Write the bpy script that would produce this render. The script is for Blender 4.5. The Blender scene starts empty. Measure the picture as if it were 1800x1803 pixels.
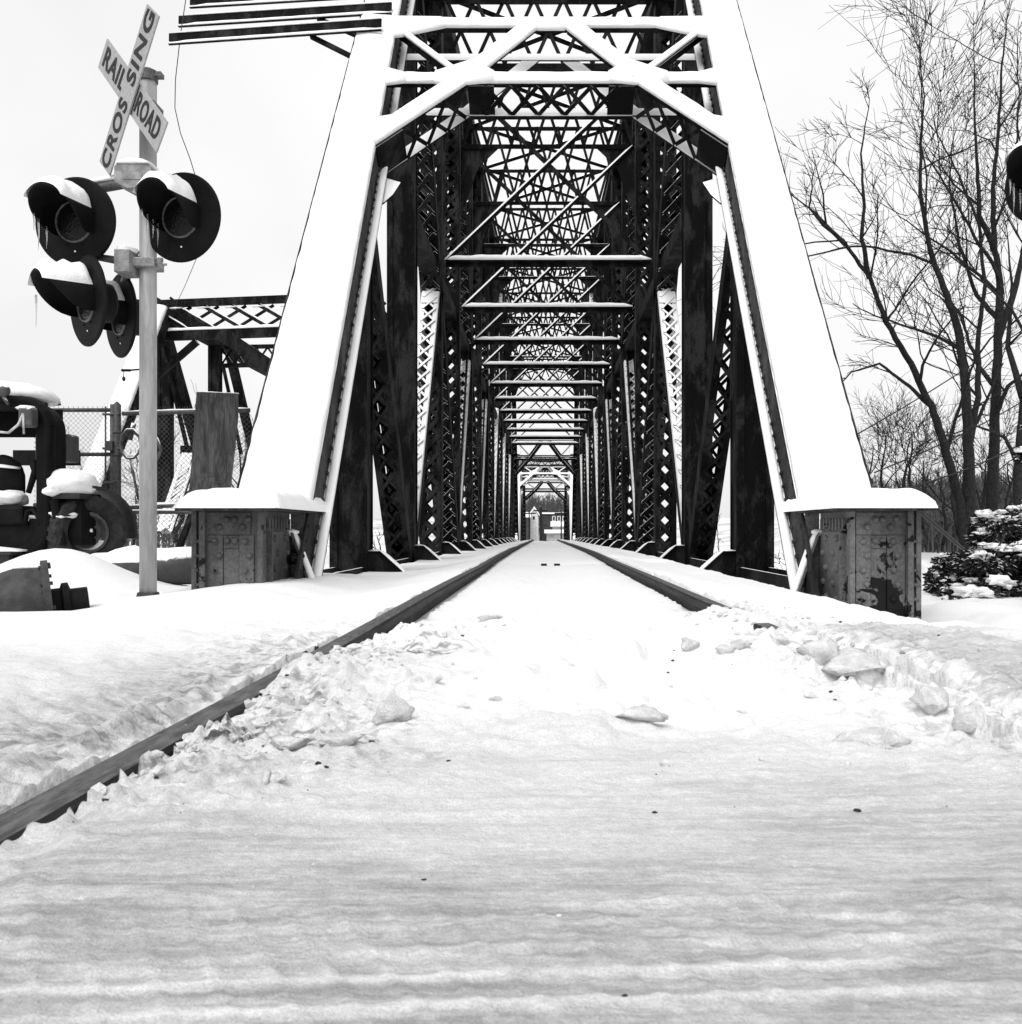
import bpy, bmesh, math, random
import numpy as np
from mathutils import Vector, Matrix, noise as mnoise

R = math.radians
rnd = random.Random(7)
scene = bpy.context.scene
COL = scene.collection

# ---------------------------------------------------------------- camera
F = 1600.0; VPU, VPV = 958.0, 934.0; HC = 0.36
cd = bpy.data.cameras.new("camera"); cam = bpy.data.objects.new("camera", cd); COL.objects.link(cam)
cam.location = (0, 0, HC); cam.rotation_euler = (R(90), 0, 0)
cd.sensor_fit = 'HORIZONTAL'; cd.sensor_width = 36.0; cd.lens = 36.0 * F / 1800.0
cd.shift_x = -(VPU - 900.0) / 1800.0; cd.shift_y = (VPV - 901.5) / 1800.0
cd.clip_start = 0.05; cd.clip_end = 3000
cd.dof.use_dof = True; cd.dof.focus_distance = 9.0; cd.dof.aperture_fstop = 20.0
scene.camera = cam

def at(u, v, d):
    return Vector(((u - VPU) / F * d, d, HC - (v - VPV) / F * d))

# ---------------------------------------------------------------- light
SUN_EL, SUN_AZ = 52.0, 205.0
world = bpy.data.worlds.new("World"); scene.world = world; world.use_nodes = True
wn = world.node_tree; wn.nodes.clear()
wo = wn.nodes.new('ShaderNodeOutputWorld'); bg = wn.nodes.new('ShaderNodeBackground')
sky = wn.nodes.new('ShaderNodeTexSky'); sky.sky_type = 'NISHITA'; sky.sun_disc = False
sky.sun_elevation = R(SUN_EL); sky.sun_rotation = R(SUN_AZ); sky.air_density = 1.5; sky.dust_density = 4.0
bw = wn.nodes.new('ShaderNodeRGBToBW'); wn.links.new(sky.outputs[0], bw.inputs[0])
# overcast: a cloud sheet evens the clear-sky gradient out
tc = wn.nodes.new('ShaderNodeTexCoord'); cn = wn.nodes.new('ShaderNodeTexNoise')
cn.inputs['Scale'].default_value = 1.6; cn.inputs['Detail'].default_value = 4.0
wn.links.new(tc.outputs['Generated'], cn.inputs['Vector'])
cr = wn.nodes.new('ShaderNodeMapRange'); cr.inputs[1].default_value = 0.35; cr.inputs[2].default_value = 0.65
cr.inputs[3].default_value = 6.6; cr.inputs[4].default_value = 8.6
wn.links.new(cn.outputs[0], cr.inputs[0])
mx = wn.nodes.new('ShaderNodeMix'); mx.data_type = 'FLOAT'; mx.inputs[0].default_value = 0.8
wn.links.new(bw.outputs[0], mx.inputs[2]); wn.links.new(cr.outputs[0], mx.inputs[3])
wn.links.new(mx.outputs[0], bg.inputs['Color']); bg.inputs['Strength'].default_value = 0.083
wn.links.new(bg.outputs[0], wo.inputs['Surface'])
sl = bpy.data.lights.new("sun", 'SUN'); sl.energy = 1.45; sl.angle = R(40); sl.color = (1, 1, 1)
sun = bpy.data.objects.new("sun", sl); COL.objects.link(sun)
_a, _e = R(SUN_AZ), R(SUN_EL)
sdir = Vector((math.sin(_a) * math.cos(_e), math.cos(_a) * math.cos(_e), math.sin(_e)))
sun.rotation_euler = sdir.to_track_quat('Z', 'Y').to_euler(); sun.location = (0, -5, 30)
scene.view_settings.view_transform = 'Standard'; scene.view_settings.look = 'None'
scene.view_settings.exposure = 0.72; scene.view_settings.gamma = 1.0

# ---------------------------------------------------------------- numpy noise
def _h(ix, iy, s):
    n = (ix.astype(np.int64) * 374761393 + iy.astype(np.int64) * 668265263 + s * 982451653) & 0x7fffffff
    n = ((n ^ (n >> 13)) * 1274126177) & 0x7fffffff
    n = (n ^ (n >> 16)) & 0xffff
    return n / 65535.0
def vnoise(x, y, s=0):
    x = np.asarray(x, float); y = np.asarray(y, float)
    x, y = np.broadcast_arrays(x, y)
    ix = np.floor(x); iy = np.floor(y); fx = x - ix; fy = y - iy
    fx = fx * fx * (3 - 2 * fx); fy = fy * fy * (3 - 2 * fy)
    a = _h(ix, iy, s); b = _h(ix + 1, iy, s); c = _h(ix, iy + 1, s); d = _h(ix + 1, iy + 1, s)
    return (a + (b - a) * fx) * (1 - fy) + (c + (d - c) * fx) * fy
def fbm(x, y, o=4, s=0, g=0.5):
    r = 0; a = 1; t = 0
    for k in range(o):
        r = r + a * (vnoise(x * 2 ** k, y * 2 ** k, s + k * 17) - 0.5); t += a; a *= g
    return r / t * 2
def sst(a, b, x):
    t = np.clip((np.asarray(x, float) - a) / (b - a), 0, 1); return t * t * (3 - 2 * t)

# ---------------------------------------------------------------- mesh builder
class MB:
    def __init__(s): s.v = []; s.f = []
    def add(s, vs, fs):
        o = len(s.v); s.v.extend([tuple(p) for p in vs]); s.f.extend([tuple(i + o for i in f) for f in fs])
    def box(s, c, size, rot=None):
        c = Vector(c); hx, hy, hz = size[0] / 2, size[1] / 2, size[2] / 2
        vs = [Vector((x, y, z)) for x in (-hx, hx) for y in (-hy, hy) for z in (-hz, hz)]
        if rot is not None: vs = [rot @ p for p in vs]
        s.add([c + p for p in vs], [(0, 1, 3, 2), (4, 6, 7, 5), (0, 4, 5, 1), (2, 3, 7, 6), (0, 2, 6, 4), (1, 5, 7, 3)])
    def rng(s, x0, x1, y0, y1, z0, z1):
        s.box(((x0 + x1) / 2, (y0 + y1) / 2, (z0 + z1) / 2), (abs(x1 - x0), abs(y1 - y0), abs(z1 - z0)))
    def bar(s, p, q, w, h, side=(1, 0, 0), roll=0.0):
        p = Vector(p); q = Vector(q); d = (q - p).normalized(); sd = Vector(side)
        sd = (sd - d * sd.dot(d))
        if sd.length < 1e-5: sd = d.orthogonal()
        sd.normalize(); up = d.cross(sd)
        if roll:
            c, n = math.cos(roll), math.sin(roll); sd, up = sd * c + up * n, up * c - sd * n
        a = sd * (w / 2); b = up * (h / 2)
        s.add([p - a - b, p + a - b, p + a + b, p - a + b, q - a - b, q + a - b, q + a + b, q - a + b],
              [(0, 3, 2, 1), (4, 5, 6, 7), (0, 1, 5, 4), (1, 2, 6, 5), (2, 3, 7, 6), (3, 0, 4, 7)])
    def tube(s, pts, rad, n=8, cap=True):
        pts = [Vector(p) for p in pts]
        if not hasattr(rad, '__len__'): rad = [rad] * len(pts)
        o = len(s.v); prev = None
        for i, p in enumerate(pts):
            d = (pts[min(i + 1, len(pts) - 1)] - pts[max(i - 1, 0)])
            d = d.normalized() if d.length > 1e-9 else Vector((0, 0, 1))
            if prev is None: a = d.orthogonal().normalized()
            else:
                a = prev - d * prev.dot(d); a = a.normalized() if a.length > 1e-6 else d.orthogonal().normalized()
            prev = a; b = d.cross(a)
            for k in range(n):
                t = 2 * math.pi * k / n; s.v.append(tuple(p + (a * math.cos(t) + b * math.sin(t)) * rad[i]))
        for i in range(len(pts) - 1):
            for k in range(n):
                k2 = (k + 1) % n
                s.f.append((o + i * n + k, o + i * n + k2, o + (i + 1) * n + k2, o + (i + 1) * n + k))
        if cap and n > 2:
            s.f.append(tuple(o + k for k in range(n))[::-1]); e = o + (len(pts) - 1) * n
            s.f.append(tuple(e + k for k in range(n)))
    def prism(s, poly, ext):                       # planar polygon (3D points) extruded by vector
        poly = [Vector(p) for p in poly]; ext = Vector(ext); n = len(poly)
        s.add(poly + [p + ext for p in poly], [tuple(range(n))[::-1], tuple(range(n, 2 * n))] +
              [(i, (i + 1) % n, n + (i + 1) % n, n + i) for i in range(n)])
    def lathe(s, prof, c, axis, n=24, a0=0.0, a1=2 * math.pi, up=None):
        c = Vector(c); ax = Vector(axis).normalized()
        a = Vector(up) if up is not None else ax.orthogonal()
        a = (a - ax * a.dot(ax)).normalized(); b = ax.cross(a); full = abs(a1 - a0 - 2 * math.pi) < 1e-6
        m = n if full else n + 1; o = len(s.v)
        for (r, h) in prof:
            for k in range(m):
                t = a0 + (a1 - a0) * k / n
                s.v.append(tuple(c + ax * h + (a * math.cos(t) + b * math.sin(t)) * r))
        for i in range(len(prof) - 1):
            for k in range(n):
                k2 = (k + 1) % m
                s.f.append((o + i * m + k, o + i * m + k2, o + (i + 1) * m + k2, o + (i + 1) * m + k))
    def rivet(s, c, nrm, r=0.02, hgt=0.6):
        s.lathe([(r, 0), (r * 0.92, r * hgt * 0.45), (r * 0.6, r * hgt * 0.85), (0.001, r * hgt)], c, nrm, 7)
    def blob(s, c, rad, seed=0, rough=0.25, sub=2, flat=None, scale=1.0):
        bm = bmesh.new(); bmesh.ops.create_icosphere(bm, subdivisions=sub, radius=1.0)
        c = Vector(c); sv = Vector((seed * 3.17, seed * 1.3, seed * 0.7))
        vs = []
        for v in bm.verts:
            p = v.co.copy(); k = 1 + rough * mnoise.fractal(p * 1.3 * scale + sv, 0.6, 2.2, 4)
            p = Vector((p.x * rad[0], p.y * rad[1], p.z * rad[2])) * k
            if flat is not None and p.z < flat: p.z = flat
            vs.append(c + p)
        s.add(vs, [tuple(v.index for v in f.verts) for f in bm.faces]); bm.free()
    def snow(s, pts, side, up, w, h, seed=0, jit=0.18, step=0.12, endtaper=True, m=8, power=0.6, w1=None):
        """a rounded, uneven strip of lying snow along a path"""
        pts = [Vector(p) for p in pts]; side = Vector(side).normalized(); up = Vector(up).normalized()
        L = []
        for i in range(len(pts) - 1):
            n = max(1, int((pts[i + 1] - pts[i]).length / step))
            for k in range(n): L.append(pts[i].lerp(pts[i + 1], k / n))
        L.append(pts[-1]); o = len(s.v); N = len(L)
        w0 = w
        for i, p in enumerate(L):
            e = 1.0; w = w0 if w1 is None else w0 + (w1 - w0) * i / (N - 1)
            if endtaper: e = min(1.0, 0.35 + min(i, N - 1 - i) * 0.35)
            for k in range(m + 1):
                t = math.pi * k / m; cx = -math.cos(t); cz = math.sin(t) ** power
                q = p * 7.0 + Vector((seed * 5.1, k * 0.35, seed))
                j = 1 + jit * mnoise.noise(q); j2 = 1 + jit * 1.6 * mnoise.noise(q * 0.6 + Vector((9, 3, 1)))
                s.v.append(tuple(p + side * (cx * w / 2 * (0.94 + 0.12 * (j - 1) / max(jit, .01) * jit * 2)) + up * (cz * h * j2 * e)))
        M = m + 1
        for i in range(N - 1):
            for k in range(M - 1):
                s.f.append((o + i * M + k, o + i * M + k + 1, o + (i + 1) * M + k + 1, o + (i + 1) * M + k))
            s.f.append((o + i * M + M - 1, o + i * M, o + (i + 1) * M, o + (i + 1) * M + M - 1))
        s.f.append(tuple(o + k for k in range(M))[::-1]); e = o + (N - 1) * M; s.f.append(tuple(e + k for k in range(M)))
    def lacing(s, p, q, side, w, pitch, bw=0.055, th=0.012, nrm=None, single=False):
        """flat lacing bars crossing between two edges of a built-up member"""
        p = Vector(p); q = Vector(q); d = q - p; L = d.length; d = d / L; sd = Vector(side).normalized()
        nrm = d.cross(sd).normalized() if nrm is None else Vector(nrm).normalized()
        n = max(1, int(round(L / pitch))); st = L / n
        for i in range(n):
            a = p + d * (i * st); b = p + d * ((i + 1) * st); e = sd * (w / 2); k = nrm * (th * 1.1)
            if single:
                if i % 2: s.bar(a - e, b + e, bw, th, side=sd.cross(nrm))
                else: s.bar(a + e, b - e, bw, th, side=sd.cross(nrm))
            else:
                s.bar(a - e, b + e, bw, th, side=d); s.bar(a + e + k, b - e + k, bw, th, side=d)
    def build(s, name, mat, parent=None, smooth=False, recalc=True, bevel=0):
        me = bpy.data.meshes.new(name)
        off = Vector((0, 0, 0)); o = parent
        while o is not None: off += o.location; o = o.parent
        me.from_pydata([(a - off.x, b - off.y, c - off.z) for a, b, c in s.v], [], s.f)
        if recalc:
            bm = bmesh.new(); bm.from_mesh(me)
            bmesh.ops.recalc_face_normals(bm, faces=bm.faces); bm.to_mesh(me); bm.free()
        if smooth:
            me.polygons.foreach_set('use_smooth', [True] * len(me.polygons))
        me.materials.append(mat); me.update()
        ob = bpy.data.objects.new(name, me); COL.objects.link(ob)
        if parent is not None: ob.parent = parent
        if bevel:
            b = ob.modifiers.new('bevel', 'BEVEL'); b.width = bevel; b.segments = 2; b.limit_method = 'ANGLE'
        return ob

def tag(o, label=None, cat=None, group=None, kind=None):
    if label: o['label'] = label
    if cat: o['category'] = cat
    if group: o['group'] = group
    if kind: o['kind'] = kind
    return o
def thing(name, label, cat, loc=(0, 0, 0), group=None):
    o = bpy.data.objects.new(name, None); COL.objects.link(o); o.location = loc
    o.empty_display_size = 0.2
    return tag(o, label, cat, group)
def copy_tree(o, parent=None):
    c = o.copy(); COL.objects.link(c); c.parent = parent
    for ch in list(o.children): copy_tree(ch, c)
    return c

# ---------------------------------------------------------------- materials
class NT:
    def __init__(s, name):
        s.m = bpy.data.materials.new(name); s.m.use_nodes = True; s.t = s.m.node_tree; s.t.nodes.clear()
        s.out = s.n('ShaderNodeOutputMaterial'); s.p = s.n('ShaderNodeBsdfPrincipled')
        s.l(s.p.outputs[0], s.out.inputs[0]); s.tc = s.n('ShaderNodeTexCoord')
    def n(s, t, **k):
        x = s.t.nodes.new(t)
        for a, b in k.items(): setattr(x, a, b)
        return x
    def l(s, a, b): s.t.links.new(a, b)
    def val(s, sock, v):
        if hasattr(v, 'is_output') or hasattr(v, 'links'): s.l(v, sock)
        else: sock.default_value = v
    def noise(s, scale, detail=4, rough=0.55, stretch=None, coord='Object', dist=0.0):
        v = s.tc.outputs[coord]
        if stretch:
            mp = s.n('ShaderNodeMapping'); mp.inputs['Scale'].default_value = stretch; s.l(v, mp.inputs[0]); v = mp.outputs[0]
        x = s.n('ShaderNodeTexNoise'); x.inputs['Scale'].default_value = scale; x.inputs['Detail'].default_value = detail
        x.inputs['Roughness'].default_value = rough; x.inputs['Distortion'].default_value = dist; s.l(v, x.inputs['Vector'])
        return x.outputs[0]
    def ramp(s, f, a, b, lo=0.0, hi=1.0):
        x = s.n('ShaderNodeMapRange', interpolation_type='SMOOTHSTEP'); s.val(x.inputs[0], f)
        for i, q in zip((1, 2, 3, 4), (a, b, lo, hi)): x.inputs[i].default_value = q
        return x.outputs[0]
    def math(s, op, a, b=0.0):
        x = s.n('ShaderNodeMath', operation=op); s.val(x.inputs[0], a); s.val(x.inputs[1], b); return x.outputs[0]
    def mix(s, f, a, b):
        x = s.n('ShaderNodeMix', data_type='FLOAT'); s.val(x.inputs[0], f); s.val(x.inputs[2], a); s.val(x.inputs[3], b); return x.outputs[0]
    def bump(s, h, strength, dist=0.02):
        b = s.n('ShaderNodeBump'); b.inputs['Strength'].default_value = strength; b.inputs['Distance'].default_value = dist
        s.l(h, b.inputs['Height']); s.l(b.outputs[0], s.p.inputs['Normal'])
    def fin(s, col, rough=0.6, metal=0.0, spec=0.4):
        s.val(s.p.inputs['Base Color'], col) if hasattr(col, 'links') else setattr(s.p.inputs['Base Color'], 'default_value', (col, col, col, 1))
        s.val(s.p.inputs['Roughness'], rough); s.p.inputs['Metallic'].default_value = metal
        s.p.inputs['Specular IOR Level'].default_value = spec
        return s.m
    def snowed(s, col, lo=0.36, hi=0.5, snow=0.86):
        g = s.n('ShaderNodeNewGeometry'); x = s.n('ShaderNodeSeparateXYZ'); s.l(g.outputs['Normal'], x.inputs[0])
        k = s.math('ADD', x.outputs[2], s.math('MULTIPLY', s.math('SUBTRACT', s.noise(14, 3), 0.5), 0.35))
        return s.mix(s.ramp(k, lo, hi), col, snow)

def steel(name, a, b, scale=2.0, t0=0.45, t1=0.6, snow=True, rough=0.65, bmp=0.25):
    m = NT(name); f = m.ramp(m.noise(scale, 9, 0.72, (1, 1, 0.35), dist=0.4), t0, t1)
    c = m.mix(f, a, b); c = m.math('MULTIPLY', c, m.ramp(m.noise(40, 3), 0.3, 0.7, 0.75, 1.25))
    if snow: c = m.snowed(c)
    m.bump(m.noise(30, 4), bmp, 0.01)
    return m.fin(c, rough, 0.0, 0.07)
STEEL = steel('dark bridge steel', 0.004, 0.018, 2.2, 0.46, 0.58)
STEEL_DRY = steel('dark bridge steel sheltered', 0.003, 0.024, 3.4, 0.46, 0.60, snow=False)
STEEL_MID = steel('weathered end post steel', 0.02, 0.07, 3.0, 0.4, 0.65)
STEEL_MID_DRY = steel('weathered rivets', 0.015, 0.05, 3.0, 0.4, 0.65, snow=False)

def pedestal_mat(name, patch=None, k=1.0):
    m = NT(name)
    base = m.mix(m.ramp(m.noise(2.2, 6), 0.3, 0.7), 0.05 * k, 0.11 * k)
    base = m.math('MULTIPLY', base, m.ramp(m.noise(45, 3), 0.3, 0.7, 0.8, 1.2))
    rust = m.ramp(m.noise(4.5, 7, 0.62, dist=0.6), 0.60, 0.612)
    if patch:
        v = m.n('ShaderNodeVectorMath', operation='SUBTRACT'); m.l(m.tc.outputs['Object'], v.inputs[0]); v.inputs[1].default_value = patch[0]
        sc = m.n('ShaderNodeVectorMath', operation='MULTIPLY'); m.l(v.outputs[0], sc.inputs[0]); sc.inputs[1].default_value = patch[1]
        ln = m.n('ShaderNodeVectorMath', operation='LENGTH'); m.l(sc.outputs[0], ln.inputs[0])
        d = m.math('ADD', ln.outputs['Value'], m.math('MULTIPLY', m.math('SUBTRACT', m.noise(6, 7, 0.65), 0.5), 4.2))
        rust = m.math('MAXIMUM', rust, m.ramp(d, 1.0, 0.94))
    c = m.mix(rust, base, 0.008)
    m.bump(m.math('ADD', m.noise(28, 4), m.math('MULTIPLY', rust, -0.8)), 0.35, 0.006)
    return m.fin(c, 0.5, 0.0, 0.12)

def simple(name, a, b=None, scale=8.0, rough=0.6, snow=False, bmp=0.15, spec=0.3, metal=0.0, stretch=None):
    m = NT(name); b = a * 1.5 if b is None else b
    c = m.mix(m.ramp(m.noise(scale, 5, 0.6, stretch), 0.35, 0.65), a, b)
    if snow: c = m.snowed(c)
    m.bump(m.noise(scale * 5, 3, stretch=stretch), bmp, 0.008)
    return m.fin(c, rough, metal, spec)
BLACK = simple('matt black lamp paint', 0.005, 0.009, 6, 0.6, spec=0.07)
GALV = simple('galvanised pole', 0.27, 0.36, 5, 0.45, spec=0.4, stretch=(6, 6, 1))
GALV_SNOW = simple('galvanised casting', 0.16, 0.3, 14, 0.6, snow=True)
SIGN = simple('weathered reflective sheeting', 0.27, 0.36, 60, 0.5, bmp=0.05)
INK = simple('black lettering', 0.008, 0.015, 30, 0.6)
RUBBER = simple('tyre rubber', 0.012, 0.03, 12, 0.8, snow=False)
PAINT_DK = simple('dark machine paint', 0.012, 0.028, 6, 0.45, snow=True)
PAINT_MID = simple('grey machine paint', 0.05, 0.075, 9, 0.5, snow=True)
CAST = simple('grey cast iron', 0.02, 0.042, 18, 0.55, snow=False, bmp=0.3)
PIPE = simple('black corrugated pipe', 0.035, 0.05, 9, 0.5, snow=True)
WIRE = simple('fence wire', 0.05, 0.08, 20, 0.5)
FENCE = simple('fence tube', 0.04, 0.075, 20, 0.5, snow=False)
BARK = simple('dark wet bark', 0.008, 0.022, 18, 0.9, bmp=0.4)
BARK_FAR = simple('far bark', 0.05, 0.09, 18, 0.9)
def leaf_mat():
    m = NT('evergreen needles'); c = m.mix(m.ramp(m.noise(3.0, 5), .35, .65), .010, .04); return m.fin(m.snowed(c, .62, .95, .7), .8, 0, .1)
LEAF = leaf_mat()
CABLE = simple('cable', 0.02, 0.03, 10, 0.6)
def glass_lens():
    m = NT('dark ribbed lens'); w = m.n('ShaderNodeTexVoronoi'); w.inputs['Scale'].default_value = 60
    m.l(m.tc.outputs['Object'], w.inputs['Vector']); m.bump(w.outputs[0], 0.5, 0.01)
    return m.fin(0.006, 0.3, 0.0, 0.2)
LENS = glass_lens()
def ice_mat():
    m = NT('ice'); m.p.inputs['Transmission Weight'].default_value = 0.8; m.p.inputs['IOR'].default_value = 1.31
    return m.fin(0.85, 0.1)
ICE = ice_mat()
def plywood():
    m = NT('weathered plywood')
    w = m.n('ShaderNodeTexWave', wave_type='BANDS', bands_direction='X'); w.inputs['Scale'].default_value = 3.2
    w.inputs['Distortion'].default_value = 7.0; w.inputs['Detail'].default_value = 3; w.inputs['Detail Scale'].default_value = 0.8
    mp = m.n('ShaderNodeMapping'); mp.inputs['Scale'].default_value = (1.6, 1.6, 0.5); m.l(m.tc.outputs['Object'], mp.inputs[0]); m.l(mp.outputs[0], w.inputs[0])
    gr = m.noise(5, 7, 0.6, (6, 6, 0.55), dist=1.4); c = m.mix(m.ramp(gr, 0.35, 0.65), 0.03, 0.07); c = m.math('MULTIPLY', c, m.ramp(m.noise(2.2, 4, stretch=(2, 2, 0.8), dist=1.5), 0.3, 0.7, 0.7, 1.25))
    m.bump(gr, 0.15, 0.01); return m.fin(c, 0.8, 0, 0.15)
PLY = plywood()
def snow_mat(name, a=0.90):
    m = NT(name); c = m.ramp(m.noise(3, 4), 0.3, 0.7, a - 0.04, a)
    m.bump(m.math('ADD', m.noise(45, 4, 0.7), m.math('MULTIPLY', m.noise(9, 3), 2.0)), 0.35, 0.02)
    return m.fin(c, 0.75, 0, 0.2)
SNOW = snow_mat('fresh snow')
def chunk_mat():
    m = NT('icy snow lump'); f = m.noise(30, 5, 0.6); c = m.ramp(f, 0.3, 0.7, 0.62, 0.88); c = m.mix(m.ramp(m.noise(16, 6, .65), .62, .72), c, .14)
    m.bump(m.math('ADD', m.noise(60, 5, 0.7), m.noise(220, 3, .7)), 0.8, 0.012); return m.fin(c, 0.6, 0, 0.2)
SNOW_CHUNK = chunk_mat()
def ground_mat():
    m = NT('snow ground')
    a = m.n('ShaderNodeAttribute', attribute_name='packed'); d = m.n('ShaderNodeAttribute', attribute_name='dirt_gap_shade')
    streak = m.math('ADD', m.math('MULTIPLY', m.noise(9, 6, 0.6, (0.45, 3.2, 1), dist=0.5), 0.55), m.math('MULTIPLY', m.noise(11, 5, 0.65, (1.0, 9.0, 1), dist=0.8), 0.45)); fine = m.noise(55, 4, 0.65)
    ice = m.ramp(streak, 0.36, 0.64, 0.29, 0.56)
    ice = m.math('MULTIPLY', ice, m.ramp(fine, 0.25, 0.75, 0.86, 1.14))
    c = m.mix(a.outputs['Fac'], m.ramp(fine, 0.2, 0.8, 0.85, 0.92), ice)
    spk = m.ramp(m.noise(22, 7, 0.7, (0.7, 1, 1), dist=0.3), 0.47, 0.62)
    c = m.mix(m.math('MULTIPLY', spk, d.outputs['Fac']), c, 0.035)
    c = m.math('MULTIPLY', c, m.ramp(m.noise(420, 2, 0.6), 0.3, 0.7, 0.87, 1.09))
    c = m.math('MULTIPLY', c, m.ramp(m.noise(150, 3, 0.7), 0.3, 0.7, 0.93, 1.05))
    grit = m.ramp(m.noise(80, 2, 0.5), 0.74, 0.78)
    c = m.mix(m.math('MULTIPLY', grit, m.math('MULTIPLY', d.outputs['Fac'], 0.8)), c, 0.06)
    c = m.mix(m.ramp(d.outputs['Fac'], 1.2, 1.7), c, 0.02)  # rail crevice painted nearly black, standing in for its shade
    m.bump(m.math('ADD', m.math('MULTIPLY', m.noise(34, 6, 0.72), 1.2), m.noise(190, 4, 0.75)), 0.6, 0.012)
    return m.fin(c, 0.6, 0, 0.25)
GROUND = ground_mat()
def rail_mat():
    m = NT('rusted rail steel'); st = m.noise(6, 6, 0.65, (9, 0.5, 6))
    up = m.n('ShaderNodeNewGeometry'); sx_ = m.n('ShaderNodeSeparateXYZ'); m.l(up.outputs['Normal'], sx_.inputs[0])
    top = m.ramp(sx_.outputs[2], 0.6, 0.9); wear = m.ramp(m.noise(24, 6, 0.7, (2.5, 0.5, 1)), 0.35, 0.65, 0.045, 0.12)
    c = m.mix(top, m.mix(m.ramp(st, 0.35, 0.68), 0.005, 0.03), wear)
    c = m.mix(m.ramp(m.noise(70, 3, 0.6), 0.70, 0.74), c, 0.5); m.bump(m.noise(40, 5, 0.7, (3, 0.8, 3)), 0.3, 0.004)
    return m.fin(c, 0.6, 0.0, 0.12)
RAIL = rail_mat()

# ================================================================ GROUND
CX = 0.09
def zr(y):                                     # height of the rail top along the line
    y = np.asarray(y, float)
    return -0.0050 * np.clip(y - 18, 0, 36) - 0.022 * np.clip(y - 54, 0, 60)
def gz(x, y):
    x = np.asarray(x, float); y = np.asarray(y, float); xp = x - CX
    n1 = fbm(x * 1.7, y * 1.7, 4, 3); n2 = fbm(x * 9, y * 9, 4, 11); n3 = fbm(x * 30, y * 30, 3, 23)
    cb = np.maximum(0, vnoise(x * 48, y * 48, 201) - 0.42) * 0.028 + np.maximum(0, vnoise(x * 95, y * 95, 203) - 0.4) * 0.012
    # between the rails: packed crossing, then the lower bed of the bridge
    trans = sst(2.5, 4.1, y + 0.35 * n1)
    inz = 0.014 * (1 - trans) - 0.082 * trans + 0.030 * n2 * sst(1.1, 1.9, y) * (1 - 0.7 * sst(4.5, 7, y)) + 0.012 * n1
    lump = sst(0.05, 0.5, fbm(x * 5.5 + 3, y * 4.5, 4, 41)) * 0.045
    inz = inz + lump * sst(1.3, 1.8, y) * (1 - sst(3.2, 4.4, y))
    inz = inz + 0.006 * n3 * (1 - sst(1.5, 3, y)) * sst(0.9, 1.6, y)
    inz = inz + cb * (sst(-0.15, -0.55, xp + 0.25 * n1) * sst(4.6, 3.2, y) * sst(0.95, 1.3, y) * 1.2 + 0.5 * sst(-0.50, -0.66, xp + 0.1 * n2) * (y < 1.6) + 0.8 * sst(0.35, 0.65, xp + 0.2 * n1) * sst(4.4, 3.4, y) * sst(1.0, 1.5, y))
    # tyre ribs of the road across the line
    yy = y - 0.028 * np.sin(x * 2.4 + 0.4) - 0.05 * x * sst(-0.3, 0.6, x) + 0.005 * fbm(x * 4, y * 4, 3, 77)
    for (c0, wd, per) in ((0.735, 0.125, 0.046), (1.16, 0.16, 0.05)):
        env = sst(wd, wd * 0.75, np.abs(yy - c0))
        inz = inz + env * (0.0042 if c0 < 1 else 0.0022) * np.exp(-(((yy - c0) / per - np.round((yy - c0) / per)) / 0.16) ** 2) * (0.7 + 0.6 * n2)
        lug = np.cos((x + yy * 0.55) * 2 * np.pi / 0.044)
        inz = inz + env * (0.0022 if c0 < 1 else 0.001) * sst(0.5, 0.95, lug)
    inz = inz + 0.0035 * fbm(x * 2.2, y * 14, 3, 55) * (1 - sst(1.0, 2.2, y)) + 0.0018 * fbm(x * 22, y * 40, 3, 57) * (1 - sst(1.2, 2.4, y))
    inz = inz - 0.020 * sst(-0.58, -0.70, xp) * (1 - trans)
    inz = inz - 0.05 * sst(0.5, 0.68, xp) * (np.exp(-((y - 3.25) / 0.22) ** 2) + np.exp(-((y - 2.13) / 0.14) ** 2) + 0.8 * np.exp(-((y - 1.66) / 0.09) ** 2))
    bed = -0.02 * np.exp(-((xp) / 0.28) ** 2) * sst(4, 7, y)
    inz = inz + bed
    # outside left
    lz = 0.004 + 0.05 * sst(-0.95, -1.5, xp) * (1 - sst(3, 5, y)) + 0.022 * n2 * (1 - sst(4, 7, y)) * sst(-2.6, -1.0, xp) + 0.03 * n1 + (0.028 + 0.02 * n3) * np.exp(-((xp + 0.875) / 0.035) ** 2) * (1 - sst(2.6, 3.4, y)) * sst(-0.3, 0.2, fbm(y * 2, y * 0 + 3, 3, 66)) + (0.008 * n3 + 0.45 * cb) * sst(-1.45, -0.95, xp + 0.2 * n1) * (1 - sst(3.0, 4.5, y))
    lz = lz - 0.10 * sst(3.5, 7, y) * sst(-0.75, -1.6, xp) - 0.02
    lz = lz + 0.09 * sst(-1.4, -2.0, xp) * sst(4, 6.2, y) * (1 - sst(8, 10, y)) - 0.08 * sst(-2.2, -3.0, xp) * (1 - sst(6.4, 7.5, y)) - 0.13 * sst(-2.75, -3.1, xp) * sst(6.5, 7.4, y)
    lz = lz + 0.36 * np.exp(-((x + 4.45) / 0.62) ** 2 - ((y - 8.3) / 0.7) ** 2) - 0.08 * sst(8.8, 10, y) * sst(-2.6, -3.2, xp)
    # outside right
    rz = 0.012 + 0.022 * n2 * (1 - sst(5, 7, y)) + 0.03 * n1
    rz = rz + 0.03 * np.exp(-((y - 3.75) / 0.35) ** 2 - ((xp - 0.75) / 0.22) ** 2)
    rz = rz + 0.030 * np.exp(-((xp - 0.87) / 0.06) ** 2) * (1 - sst(2.8, 3.4, y))
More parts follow.
